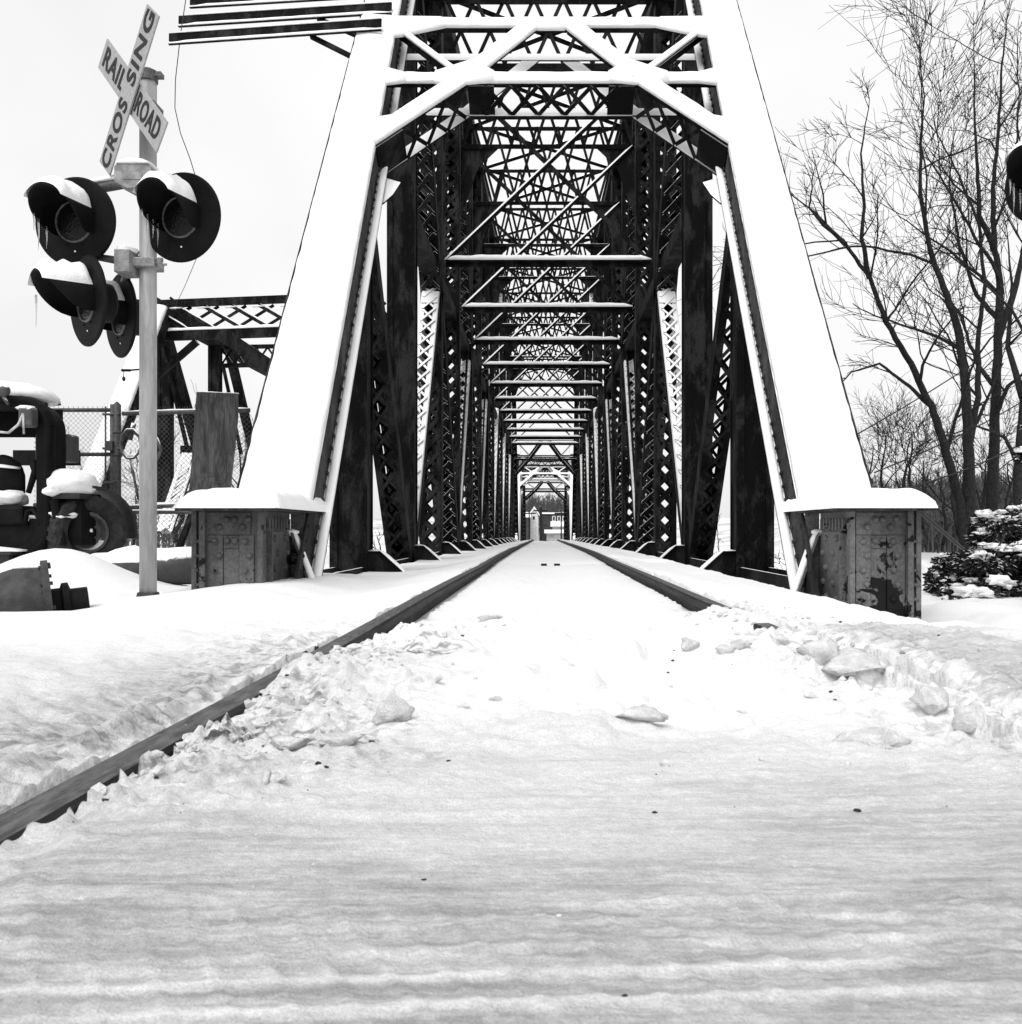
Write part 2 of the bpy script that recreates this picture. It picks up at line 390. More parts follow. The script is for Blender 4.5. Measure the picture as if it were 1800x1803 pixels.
    far = sst(2.8, 4.6, y)
    rz = rz - 0.075 * far * sst(0.8, 1.4, xp)
    rz = rz + (0.010 * n3 + 0.7 * cb) * sst(1.7, 1.3, xp) * (1 - sst(3, 4.5, y)) - 0.31 * sst(3.1, 4.7, y) * sst(1.66, 2.06, xp + 0.07 * n1 + 0.03 * n2)
    rz = rz + 0.10 * sst(2.75, 3.3, xp + 0.2 * n1) * sst(5, 6, y) + 0.05 * n1 * sst(2.6, 3.2, xp)
    edge = 0.7175 + 0.030 * fbm(y * 6, y * 0 + 1, 4, 91) * (1 - sst(3.5, 4.5, y))
    # the strip the rails lie in
    slot = -0.10
    left_in = -0.7175 + 0.015 + 0.010 * sst(1.5, 2.4, y) + 0.045 * fbm(y * 5, y * 0 + 2, 5, 97) * (1 - sst(3.2, 4.4, y)) - 0.0 * y
    cov0 = (1 - sst(3.9, 4.7, y + 0.3 * fbm(y * 3, x * 8, 3, 71))) * trans * sst(0.40, 0.70, xp)
    inz = inz + (0.016 + 0.03 * np.abs(n2) - inz) * cov0 * (1 - sst(2.98, 3.10, y) * sst(3.55, 3.42, y))
    z = np.where(xp > left_in, inz, slot)
    z = np.where(xp < -0.812 + 0.018 * fbm(y * 7, y * 0 + 5, 4, 87), lz, z)
    cover = (1 - sst(3.9, 4.6, y + 0.3 * fbm(y * 3, x * 8, 3, 71))) * (1 - sst(2.98, 3.10, y) * sst(3.55, 3.42, y)) * (1 - sst(0.735, 0.75, xp + 0.012 * n2) * np.maximum(sst(1.98, 2.06, y) * sst(2.30, 2.20, y), sst(1.58, 1.62, y) * sst(1.74, 1.70, y)))
    crack = sst(-0.25, 0.1, fbm(x * 3 + 9, y * 5, 3, 61)) * (1 - sst(3.2, 3.3, y))
    cz = 0.016 + 0.03 * np.abs(n2) + 0.012 * n1 + cb - 0.02 * sst(0.74, 0.79, xp) - 0.05 * crack * sst(0.028, 0.012, np.abs(xp - 0.795 - 0.010 * n2))
    rs = slot + (cz - slot) * cover
    z = np.where(xp > edge, rs, z)
    z = np.where(xp > 0.800 + 0.01 * fbm(y * 7, y * 0 + 8, 4, 88), rz, z)
    return z + np.where(np.abs(xp) < 2.2, zr(y), 0)
def gzf(x, y): return float(gz(np.array([x]), np.array([y]))[0])

def terrain(x, y):
    z = gz(x, np.minimum(y, 13.0) if np.ndim(y) else min(y, 13.0))
    drop = sst(12.5, 25, y + 2.0 * fbm(x * 0.2, y * 0.2, 3, 5))
    return z * (1 - drop) + (-7.0) * drop

def grid_mesh(name, xs, ys, zf, mat, attrs=None, smooth=True):
    X, Y = np.meshgrid(xs, ys); Z = zf(X, Y)
    co = np.stack([X, Y, Z], -1).reshape(-1, 3); nx, ny = len(xs), len(ys)
    i = np.arange(nx * ny).reshape(ny, nx)
    q = np.stack([i[:-1, :-1], i[:-1, 1:], i[1:, 1:], i[1:, :-1]], -1).reshape(-1, 4)
    me = bpy.data.meshes.new(name); me.vertices.add(len(co)); me.vertices.foreach_set('co', co.ravel())
    me.loops.add(q.size); me.loops.foreach_set('vertex_index', q.ravel().astype(np.int32))
    me.polygons.add(len(q)); me.polygons.foreach_set('loop_start', np.arange(0, q.size, 4, dtype=np.int32))
    me.polygons.foreach_set('loop_total', np.full(len(q), 4, np.int32))
    me.polygons.foreach_set('use_smooth', np.full(len(q), smooth))
    me.update(calc_edges=True)
    if attrs:
        for nm, fn in attrs.items():
            a = me.attributes.new(nm, 'FLOAT', 'POINT'); a.data.foreach_set('value', fn(X, Y).ravel().astype(np.float32))
    me.materials.append(mat); me.validate()
    o = bpy.data.objects.new(name, me); COL.objects.link(o); return o

def axis(lo, hi, s0, flat, g):
    a = [0.0]
    while a[-1] < hi: a.append(a[-1] + max(s0, g * (a[-1] - flat) + s0))
    b = [0.0]
    while b[-1] > lo: b.append(b[-1] - max(s0, g * (-b[-1] - flat) + s0))
    return np.array(sorted(set(b[1:] + a)))
xs = axis(-70, 70, 0.0055, 1.0, 0.030)
ys = [0.45]
while ys[-1] < 34: ys.append(ys[-1] + max(0.0045, 0.0052 * ys[-1] ** 1.25))
ys = np.array([-14, -8, -4, -2, -1, -0.4, 0, 0.2, 0.35] + ys)
def packed(X, Y):
    xp = X - CX; n = fbm(X * 1.2, Y * 5, 4, 31); n2 = fbm(X * 6, Y * 6, 4, 35)
    p = sst(1.75, 0.75, Y + 0.30 * n) * 0.95
    p = np.maximum(p, 0.78 * sst(3.6, 1.8, Y) * sst(-0.80, -0.86, xp) * sst(-1.5, -0.95, xp + 0.2 * n) + 0)
    p = np.maximum(p, 0.7 * sst(0.8, 0.9, xp) * sst(3.6, 2.8, Y + .3 * n) * sst(1.7, 1.2, xp + 0.3 * n))
    p = np.maximum(p, 0.32 * sst(1.2, 1.5, Y) * sst(2.9, 2.2, Y) * sst(-0.2, -0.6, xp + 0.25 * n2))
    yy = Y - 0.028 * np.sin(X * 2.4 + 0.4) - 0.05 * X * sst(-0.3, 0.6, X) + 0.005 * fbm(X * 4, Y * 4, 3, 77)
    env = sst(0.125, 0.094, np.abs(yy - 0.735)); fr = (yy - 0.735) / 0.046; rib = np.exp(-((fr - np.round(fr)) / 0.17) ** 2); lug = sst(0.5, 0.95, np.cos((X + yy * 0.55) * 2 * np.pi / 0.044))
    brk = sst(-0.25, 0.35, fbm(X * 5, Y * 9, 3, 19))
    p = p - 0.58 * env * np.maximum(rib, 0.7 * lug * sst(-0.1, 0.2, fbm(X * 3, yy * 20, 2, 29))) * brk
    return np.clip(p, 0, 1)
def dirt_gap_shade(X, Y):
    xp = X - CX; n = fbm(X * 2.5, Y * 2.5, 4, 37)
    d = 0.95 * sst(-0.25, 0.15, fbm(X * 3 + 7, Y * 3, 4, 39)) * sst(-0.2, -0.5, xp + 0.3 * n) * sst(-0.80, -0.74, xp) * sst(1.1, 1.5, Y) * sst(3.0, 2.4, Y)
    d = np.maximum(d, 0.6 * sst(-0.80, -0.84, xp) * sst(-1.25, -0.9, xp + 0.1 * n) * sst(4.5, 2.0, Y))
    d = np.maximum(d, 0.35 * sst(0.3, 0.7, xp + 0.2 * n) * sst(1.3, 0.9, xp) * sst(3.8, 3.0, Y) * sst(1.0, 1.6, Y))
    d = np.maximum(d, 0.13 * sst(1.5, 1.1, Y + 0.2 * n) * sst(-.1, .2, fbm(X * 2, Y * 7, 3, 43)))
    gap = 0.0 * X
    gap = np.maximum(gap, sst(0.007, 0.004, np.abs(xp + 0.803)) * sst(-0.1, 0.2, fbm(X * 3 + 2, Y * 4, 3, 62)) * sst(4.5, 4.0, Y))  # crevice outside the left rail: its shade is put into the colour
    return np.where(gap > 0.45, 1.0 + gap, np.clip(d, 0, 1))
g = grid_mesh('snow_ground', xs, ys, terrain, GROUND, {'packed': packed, 'dirt_gap_shade': dirt_gap_shade})
tag(g, 'white snow with a packed grey crossing in front and tyre marks', kind='structure')

# river, far bank and hills
WATER = simple('dark river water', 0.03, 0.05, 0.4, 0.15, spec=0.5)
w = MB(); w.add([(-500, 18, -6.2), (500, 18, -6.2), (500, 96, -6.2), (-500, 96, -6.2)], [(0, 1, 2, 3)])
tag(w.build('river', WATER, recalc=False), 'dark river under the bridge', kind='structure')
def farz(X, Y):
    z = -7 + 5.0 * sst(86, 96, Y) + (-1.0) * sst(96, 130, Y)
    z = z + (8.5 + 2.0 * fbm(X * 0.012 + 4, Y * 0.01, 3, 8)) * sst(190, 330, Y + 25 * fbm(X * 0.01, Y * 0.01, 2, 9))
    z = z + 1.2 * fbm(X * 0.05, Y * 0.05, 3, 12) * sst(100, 140, Y)
    # wooded bank to the right
    z = z + 7.0 * sst(30, 70, X) * sst(95, 135, Y) * (1 - sst(190, 300, Y)) 
    return z
FARSNOW = simple('snowy far bank', 0.42, 0.8, 0.12, 0.8, bmp=0.0)
fx = np.linspace(-500, 500, 161); fy = np.concatenate([np.linspace(84, 200, 50), np.linspace(204, 900, 60)])
fb = grid_mesh('hillside', fx, fy, farz, FARSNOW)
tag(fb, 'snow covered far bank rising to a wooded hill', kind='structure')
def farzf(x, y): return float(farz(np.array([x]), np.array([y]))[0])

# ================================================================ RAILS
def rail(cx, label):
    prof = [(-0.07, -0.17), (0.07, -0.17), (0.07, -0.155), (0.012, -0.14), (0.012, -0.052), (0.036, -0.040), (0.0375, -0.010), (0.030, -0.001),
            (0.012, 0.0), (-0.012, 0.0), (-0.030, -0.001), (-0.0375, -0.010), (-0.036, -0.040), (-0.012, -0.052), (-0.012, -0.14), (-0.07, -0.155)]
    prof = prof[::-1]
    yy = list(np.arange(-3, 12, 0.25)) + list(np.arange(12, 96, 1.0)); m = MB(); n = len(prof)
    for y in yy:
        wob = 0.006 * math.sin(y * 0.9 + cx) + 0.004 * math.sin(y * 0.37)
        for (a, b) in prof: m.v.append((cx + a + wob, y, b + float(zr(y)) + 0.004 * math.sin(y * 0.5 + cx)))
    for i in range(len(yy) - 1):
        for k in range(n):
            k2 = (k + 1) % n; m.f.append((i * n + k, i * n + k2, (i + 1) * n + k2, (i + 1) * n + k))
    m.f.append(tuple(range(n))); m.f.append(tuple((len(yy) - 1) * n + k for k in range(n)))
    return tag(m.build('steel_rail', RAIL), label, 'rail', 'rails of the track')
rail(CX - 0.755, 'dark rusty rail left of the snowy bed, its head bare to the bottom left corner')
rail(CX + 0.755, 'dark rusty rail right of the snowy bed, buried in snow lumps at the crossing')

# ================================================================ MAIN TRUSS BRIDGE
TX = 2.32                                          # truss planes
CT, ST = math.cos(R(55.6)), math.sin(R(55.6))
N_IN = Vector((0, ST, -CT))                        # into the end post, away from its snowy face

def laced_post(mb, p, q, w, depth, side=(1, 0, 0), pitch=0.36, bw=0.06, th=0.014, plates=True, faces=(1, -1)):
    """two channels joined by lacing on both faces"""
    p = Vector(p); q = Vector(q); d = (q - p).normalized(); sd = Vector(side); sd = (sd - d * sd.dot(d)).normalized(); up = d.cross(sd)
    for sg in (-1, 1):
        o = sd * (sg * (w / 2 - 0.012))
        mb.bar(p + o, q + o, 0.022, depth, side=sd)
        for s2 in (-1, 1):
            f = sd * (sg * (w / 2 - 0.055)) + up * (s2 * (depth / 2 + 0.008)); mb.bar(p + f, q + f, 0.085, 0.014, side=sd)
    for s2 in faces:
        f = up * (s2 * (depth / 2 + 0.022)); mb.lacing(p + f, q + f, sd, w - 0.10, pitch, bw, th)
        if plates:
            for (e, L) in ((p, 0.5), (q, -0.5)):
                mb.bar(e + f, e + f + d * L, w - 0.03, 0.018, side=sd)

def solid_post(mb, p, q, w, depth, side=(1, 0, 0)):
    p = Vector(p); q = Vector(q); d = (q - p).normalized(); sd = Vector(side); sd = (sd - d * sd.dot(d)).normalized(); up = d.cross(sd)
    mb.bar(p, q, w - 0.03, depth - 0.03, side=sd)
    for sg in (-1, 1):
        for s2 in (-1, 1):
            f = sd * (sg * (w / 2 - 0.04)) + up * (s2 * (depth / 2)); mb.bar(p + f, q + f, 0.09, 0.016, side=sd)
            L = (q - p).length; k = 0.12
            if s2 == -1 or True:
                while k < min(L, 4.2):
                    mb.rivet(p + f + d * k + up * (s2 * 0.008), up * s2, 0.017); k += 0.19

def build_truss(root, y0, n, s, heights, zb, mid=5.72, rod_top=9.6, first=True, full=True, TXX=TX, knee=1.0, zshift=0.0, detail=1.0):
    yk = [y0 + s * k for k in range(n + 1)]
    U = {k: heights[k] for k in heights}
    def top(k):
        if k in U: return U[k]
        a = max(j for j in U if j < k); b = min(j for j in U if j > k)
        return U[a] + (U[b] - U[a]) * (k - a) / (b - a)
    ks = sorted(U); k0, k1 = ks[0], ks[-1]
    Y = lambda k: yk[k]
    zb_at = lambda y: zb + float(zr(y))
    ni = 0
    for sx in (-1, 1):
        X = CX + sx * TXX
        # chords
        m = MB()
        for a, b in zip(ks[:-1], ks[1:]):
            m.bar((X, Y(a), U[a]), (X, Y(b), U[b]), 0.52, 0.36)
        m.build('top_chord', STEEL, root)
        m = MB()
        for a in range(n):
            for o in (-0.16, 0.16): m.bar((X + o, Y(a), zb_at(Y(a)) + 0.08), (X + o, Y(a + 1), zb_at(Y(a + 1)) + 0.08), 0.03, 0.42)
        m.build('bottom_chord', STEEL, root)
        for k in range(1, n):
            y = Y(k); m = MB(); zt = top(k) if k0 <= k <= k1 else (U[k0] - (zb)) * (k / k0 if k < k0 else (n - k) / (n - k1)) + zb - 0.4
            if first and k in (1, 2, n - 1):
                solid_post(m, (X, y, zb_at(y) - 0.1), (X, y, zt), 0.42, 0.34)
            else:
                laced_post(m, (X, y, zb_at(y) - 0.1), (X, y, zt), 0.42, 0.32, pitch=0.34 if k < 8 else 0.5, bw=0.085)
                m.bar((X, y - 0.18, mid - 0.45), (X, y - 0.18, mid + 0.45), 0.42, 0.02)
            m.build('vertical_post', STEEL_DRY, root)
            # floor beam knee
            m = MB(); xi = X - sx * 0.2
            for yy2 in (y - 0.012,):
                pl = [(xi, yy2, -0.35), (xi, yy2, 0.11), (xi - sx * 0.14, yy2, 0.11), (xi - sx * 0.44, yy2, -0.16), (xi - sx * 0.44, yy2, -0.35)]
                dz = float(zr(y)); pl = [(a, b, c + dz) for a, b, c in pl]
                m.prism(pl, (0, 0.024, 0))
                m.bar((pl[1][0], y, pl[1][2] + 0.006), (pl[2][0], y, pl[2][2] + 0.006), 0.012, 0.10, side=(0, 0, 1))
                m.bar(Vector(pl[2]) + Vector((0, .012, .006)), Vector(pl[3]) + Vector((0, .012, .006)), 0.012, 0.10, side=(sx * -0.7, 0, 0.7))
            kb = m.build('floor_beam_knee', STEEL, root)
            m = MB()
            m.snow([Vector(pl[0 + 1]) + Vector((0, .012, .012)), Vector(pl[2]) + Vector((0, .012, .012))], (0, 1, 0), (0, 0, 1), 0.12, 0.03, k, step=0.05)
            m.snow([Vector(pl[2]) + Vector((0, .012, .012)), Vector(pl[3]) + Vector((0, .012, .012))], (0, 1, 0), (-sx * 0.7, 0, 0.7), 0.11, 0.03, k + 50, step=0.05)
            m.build('snow_cover', SNOW, kb, smooth=True)
        if full:
            m = MB(); m.bar((X, Y(2), mid - 0.25), (X, Y(n - 2), mid - 0.25), 0.30, 0.26); m.build('mid_chord', STEEL_DRY, root)
            for a in (4, 6, 8, n - 4, n - 6):
                b = a + 2 if a < n // 2 else a - 2
                if a == 8: continue
                m = MB(); m.bar((X + 0.1, Y(b), top(b)), (X + 0.1, Y(a), zb_at(Y(a))), 0.05, 0.16, side=(1, 0, 0)); m.bar((X - 0.1, Y(b), top(b)), (X - 0.1, Y(a), zb_at(Y(a))), 0.05, 0.16, side=(1, 0, 0)); m.build('counter_diagonal', STEEL_DRY, root)
        # diagonals
        if full:
            half = n // 2
            ds = [(a, a + 2) for a in range(2, half, 2)]
            ds = ds + [(n - a, n - b) for a, b in ds]
            for a, b in ds:
                m = MB(); laced_post(m, (X, Y(a), U[a]), (X, Y(b), zb_at(Y(b))), 0.42, 0.28, pitch=0.36, bw=0.075)
                m.build('diagonal', STEEL, root)
            subs = [(1, 2, 'E')] + [(a + 1, a, 'M') for a in range(2, half, 2)]
            subs = [(a, b) for a, b, _ in subs]; subs = subs + [(n - a, n - b) for a, b in subs]
            for a, b in subs:
                m = MB(); za = mid - 0.6 if a not in (1, n - 1) else 4.6
                laced_post(m, (X, Y(a), za), (X, Y(b), zb_at(Y(b))), 0.36, 0.24, pitch=0.34, bw=0.045)
                m.build('sub_diagonal', STEEL_DRY if a in (1, n - 1) else STEEL, root)
        else:
            half = n // 2
            ds = [(a, a + 1) for a in range(1, half)]; ds = ds + [(n - a, n - b) for a, b in ds]
            for a, b in ds:
                m = MB(); laced_post(m, (X, Y(a), top(a)), (X, Y(b), zb_at(Y(b))), 0.34, 0.22, pitch=0.45); m.build('diagonal', STEEL, root)
    # sway frames and top laterals
    XI = TXX - 0.28
    for k in range(k0 + 1 if full else k0, k1 if full else k1 + 1):
        y = Y(k); zt = top(k)
        if full:
            m = MB(); m.bar((CX - XI, y, mid), (CX + XI, y, mid), 0.10, 0.03, side=(0, 1, 0)); m.bar((CX - XI, y + 0.03, mid - 0.06), (CX + XI, y + 0.03, mid - 0.06), 0.02, 0.1, side=(0, 1, 0))
            st = m.build('mid_strut', STEEL_DRY, root)
            m = MB(); m.snow([(CX - XI, y - 0.01, mid + 0.015), (CX + XI, y - 0.01, mid + 0.015)], (0, 1, 0), (0, 0, 1), 0.14, 0.10, k, jit=0.16, step=0.1, power=0.4); m.build('snow_cover', SNOW, st, smooth=True)
            m = MB(); m.bar((CX - XI, y - 0.03, mid), (CX + XI, y - 0.03, rod_top), 0.075, 0.075, side=(0, 1, 0), roll=R(40)); m.build('sway_brace', STEEL, root)
            m = MB(); m.bar((CX + XI, y + 0.05, mid), (CX - XI, y + 0.05, rod_top), 0.075, 0.075, side=(0, 1, 0)); m.build('sway_brace', STEEL_DRY, root)
            for z in (rod_top, zt - 0.1):
                m = MB(); m.bar((CX - XI, y, z), (CX + XI, y, z), 0.12, 0.10, side=(0, 1, 0), roll=R(20)); m.build('sway_strut', STEEL, root)
            m = MB(); m.lacing((CX - XI, y, (rod_top + zt) / 2), (CX + XI, y, (rod_top + zt) / 2), (0, 0, 1), zt - rod_top - 0.1, 0.62, 0.07, 0.02); m.build('sway_lattice', STEEL, root)
            # curved brackets beside the rods
            for sx in (-1, 1):
                m = MB(); xo = CX + sx * (XI + 0.05)
                m.prism([(xo, y, rod_top - 1.7), (xo, y, rod_top), (xo - sx * 0.95, y, rod_top), (xo - sx * 0.42, y, rod_top - 0.5)], (0, 0.02, 0)); m.build('sway_gusset', STEEL_DRY, root)
        else:
            m = MB(); m.bar((CX - XI, y, zt - 0.05), (CX + XI, y, zt - 0.05), 0.2, 0.14, side=(0, 1, 0)); m.bar((CX - XI, y, zt - 0.75), (CX + XI, y, zt - 0.75), 0.14, 0.1, side=(0, 1, 0))
            m.lacing((CX - XI, y, zt - 0.4), (CX + XI, y, zt - 0.4), (0, 0, 1), 0.6, 0.5, 0.06, 0.02); m.build('sway_strut', STEEL, root)
    for k in range(k0, k1):
        za, zc = top(k), top(k + 1)
        m = MB()
        m.bar((CX - XI, Y(k), za), (CX + XI, Y(k + 1), zc), 0.10, 0.10, side=(0, 0, 1), roll=R(45))
        m.bar((CX + XI, Y(k), za), (CX - XI, Y(k + 1), zc), 0.10, 0.10, side=(0, 0, 1), roll=R(45))
        m.build('top_lateral', STEEL, root)
    return yk

def portal(root, P, nin, X_in, X_out, tmax, t_knee, t_low, t_up, W3=1.07, snow=True, D=0.42, mat=None, end_depth=0.35, sn=0.075, scale=1.0):
    """end posts plus portal bracing in the inclined plane P(x, t); nin points into the posts"""
    mat = mat or STEEL
    nup = -nin
    ex = Vector((1, 0, 0)); et = (P(0, 1) - P(0, 0)).normalized()
    for sx in (-1, 1):
        m = MB(); xi, xo = CX + sx * X_in, CX + sx * X_out; xc = (xi + xo) / 2; wd = abs(xo - xi)
        # cover plate, webs, flange angles
        a, b = P(xc, -0.03), P(xc, tmax)
        tp = (0.018 * tmax) if snow else 0.0
        m.prism([a - ex * (wd / 2), a + ex * (wd / 2), b + ex * (wd / 2 - (tp if sx > 0 else 0)), b - ex * (wd / 2 - (tp if sx < 0 else 0))], nin * 0.02)
        for x, tb in ((xi + sx * 0.03, -0.05), (xo - sx * 0.25, 0.5)):
            p, q = P(x, tb) + nin * (end_depth / 2 + 0.012), P(x, tmax) + nin * (end_depth / 2 + 0.012); m.bar(p, q, 0.022, end_depth - 0.004, side=ex)
        fl = [(xi + sx * 0.03 - sx * 0.045, 0.0)]
        x = xi - sx * 0.03; p, q = P(x, -1.0) + nin * (end_depth), P(x, tmax) + nin * (end_depth); m.bar(p, q, 0.095, 0.018, side=ex)
        x = xo - sx * 0.22; p, q = P(x, 0.5) + nin * (end_depth), P(x, tmax) + nin * (end_depth); m.bar(p, q, 0.095, 0.018, side=ex)
        # rivets along the inner web and lower flange
        rv = None
        if snow:
            t = -0.6; rv = MB()
            while t < 9.5:
                base = P(xi + sx * 0.018, t)
                rv.rivet(base + nin * 0.07, (-sx, 0, 0), 0.019); rv.rivet(base + nin * (end_depth - 0.055), (-sx, 0, 0), 0.026, 1.0)
                t += 0.145
        # underside lacing
        m.lacing(P(xc, 0) + nin * (end_depth + 0.01), P(xc, tmax) + nin * (end_depth + 0.01), ex, wd - 0.12, 0.5, 0.07, 0.016)
        n0 = len(m.f)
        if rv: m.add(rv.v, rv.f); m.bar(P(xi + sx * 0.03, -1.0) + nin * (end_depth / 2 + 0.012), P(xi + sx * 0.03, -0.05) + nin * (end_depth / 2 + 0.012), 0.022, end_depth - 0.004, side=ex)
        if snow: m.prism([P(xo - sx * 0.004, -0.03) + nup * .02, P(xo + sx * 0.011, -0.03) + nup * .02, P(xo + sx * (0.011 - tp), tmax) + nup * .02, P(xo - sx * (0.004 + tp), tmax) + nup * .02], nin * 0.03)
        ep = m.build('end_post', STEEL_MID if snow else mat, root)
        if snow:
            ep.data.materials.append(STEEL_MID_DRY); mi = [0] * n0 + [1] * (len(ep.data.polygons) - n0); ep.data.polygons.foreach_set('material_index', mi)
        if snow:
            m = MB(); m.snow([P(xc - sx * 0.006, -0.02) + nup * 0.008, P(xc - sx * (0.006 + tp / 2), tmax) + nup * 0.008], ex, nup, wd + 0.02, sn * 1.15, 3 + sx, jit=0.12, step=0.05, endtaper=False, m=14, power=0.4, w1=wd + 0.02 - tp)
            xf = xi - sx * 0.036
            m.snow([P(xf, -0.9) + nin * (end_depth - 0.008), P(xf, tmax) + nin * (end_depth - 0.008)], ex, nup, 0.085, 0.03, 8 + sx, jit=0.25, step=0.05, m=6)
            m.build('snow_cover', SNOW, ep, smooth=True)
    # bracing members
    XS = X_in + 0.12
    segs = []
    wS = 0.20 * scale; wD = 0.24 * scale
    segs.append(((-XS, t_low), (XS, t_low), wS, True))
    segs.append(((-XS, t_up), (XS, t_up), wS, False))
    for sx in (-1, 1):
        segs.append(((sx * XS, t_knee - 0.02), (sx * W3, t_low), wD, True))
        if True:
            segs.append(((sx * W3, t_low), (sx * 0.22, t_up), wD, False))
            segs.append(((sx * (XS - 0.12), t_up - 0.1), (sx * (W3 + 0.08), t_low + 0.12), 0.085, False))
    m = MB(); sm = MB()
    for i, ((x0, t0), (x1, t1), wdt, soff) in enumerate(segs):
        p, q = P(CX + x0, t0), P(CX + x1, t1); d = (q - p).normalized(); sd = d.cross(nin).normalized()
        lift = 0.004 * i
        m.bar(p + nup * lift, q + nup * lift, wdt, 0.02, side=sd)
        m.bar(p + nin * (0.045 + lift), q + nin * (0.045 + lift), 0.02, 0.09, side=sd)
        if wdt > 0.1:
            m.bar(p + nin * (D + lift), q + nin * (D + lift), wdt * 0.8, 0.02, side=sd)
            if soff:
                # soffit: lattice panel with solid end plates
                dn = sd if sd.dot(et) < 0 else -sd
                pe = p + dn * (wdt * 0.42) + nin * (D / 2); qe = q + dn * (wdt * 0.42) + nin * (D / 2)
                L = (qe - pe).length
                if i == 0:
                    a0 = pe + d * (L / 2 - 1.02); b0 = qe - d * (L / 2 - 1.02)
                    m.lacing(a0 + d * 0.2, b0 - d * 0.2, nin, D - 0.04, 0.30, 0.05, 0.014, nrm=dn)
                    for (e, g2) in ((a0, 1), (b0, -1)): m.bar(e, e + d * (0.32 * g2), D - 0.05, 0.02, side=nin)
                    m.bar(a0 + nin * (D / 2) , b0 + nin * (D / 2), 0.05, 0.07, side=nin)
                else:
                    e1, e2 = pe + d * 0.05, pe + d * 0.50; m.bar(e1, e2, D - 0.05, 0.02, side=nin)
                    m.lacing(e2, qe - d * 0.12, nin, D - 0.05, 0.36, 0.05, 0.014, nrm=dn)
        if snow:
            sm.snow([p + nup * (0.014 + lift), q + nup * (0.014 + lift)], sd, nup, wdt * 1.06, sn * 0.72 if wdt > 0.1 else 0.03, i + 20, jit=0.16, step=0.06, endtaper=False, m=12, power=0.33)
    # gussets
    def gus(pts, k):
        m.prism([P(CX + a, b) + nup * (0.03 + 0.003 * k) for a, b in pts], nin * 0.02)
        if snow:
            c = [sum(p[0] for p in pts) / len(pts), sum(p[1] for p in pts) / len(pts)]
            sm.prism([P(CX + c[0] + (a - c[0]) * 1.04, c[1] + (b - c[1]) * 1.04) + nup * (0.012 + 0.003 * k) for a, b in pts], nup * sn * 0.62)
    if snow:
        gus([(-0.36, t_up - 0.16), (0.36, t_up - 0.16), (0.46, t_up + 0.10), (-0.46, t_up + 0.10)], 0)
        for k, sx in enumerate((-1, 1)):
            g0 = [(XS, t_up + 0.12), (1.45, t_up + 0.10), (1.25, t_up - 0.05), (XS - 0.2, t_up - 0.33), (XS, t_up - 0.36)]
            g1 = [(XS, t_low + 0.22), (XS - 0.35, t_low + 0.06), (XS - 0.35, t_low - 0.10), (XS, t_low - 0.18)]
            g2 = [(W3 + 0.34, t_low + 0.09), (W3 - 0.1, t_low + 0.36), (W3 - 0.36, t_low + 0.09), (W3 - 0.36, t_low - 0.09), (W3 + 0.05, t_low - 0.16), (W3 + 0.34, t_low - 0.12)]
            g3 = [(XS, t_knee + 0.38), (XS - 0.4, t_knee + 0.5), (XS, t_knee - 0.25)]
            for j, gg in enumerate((g0, g1, g2, g3)): gus([(sx * a, b) for a, b in (gg if sx > 0 else gg[::-1])], 1 + j)
            # rivet rows on the strut face, showing through the snow edge
    if snow:
        for sx in (-1, 1):
            pts = [(X_in + 0.02, t_knee - 0.05), (X_in + 0.02, t_knee - 0.62), (X_in - 0.08, t_knee - 0.55), (X_in - 0.17, t_knee - 0.40), (X_in - 0.24, t_knee - 0.17)]
            m.prism([P(CX + sx * a, b) + nin * (D - 0.03) for a, b in (pts if sx > 0 else pts[::-1])], nin * 0.02)
            pts = [(X_in - 0.03, t_knee - 0.12), (X_in - 0.03, t_knee - 0.5), (X_in - 0.10, t_knee - 0.44), (X_in - 0.22, t_knee - 0.22)]
    fr = m.build('portal_bracing', mat, root)
    if snow: sm.build('snow_cover', SNOW, fr, smooth=True)
    # inner knee plates with wet snow
    return fr

br = thing('truss_bridge', 'large dark riveted railway truss bridge with snow covered sloping end posts over the track', 'bridge', (CX, 7.0, -0.3))
S = 3.78; Y0 = 6.75; NP = 16
H = {2: 10.5, 4: 11.5, 6: 12.1, 8: 12.3, 10: 12.1, 12: 11.5, 14: 10.5}
build_truss(br, Y0, NP, S, H, -0.35)
Pn = lambda x, t: Vector((x, 7.48 + CT * t, 0.57 + ST * t))
portal(br, Pn, N_IN, 2.0, 2.64, 12.1, 5.1, 6.42, 7.73)
YE = Y0 + NP * S
Pf = lambda x, t: Vector((x, YE - 0.73 - CT * t, 0.2 + ST * t))
portal(br, Pf, Vector((0, -ST, -CT)), 2.0, 2.64, 12.3, 5.1, 6.42, 7.73, snow=False)
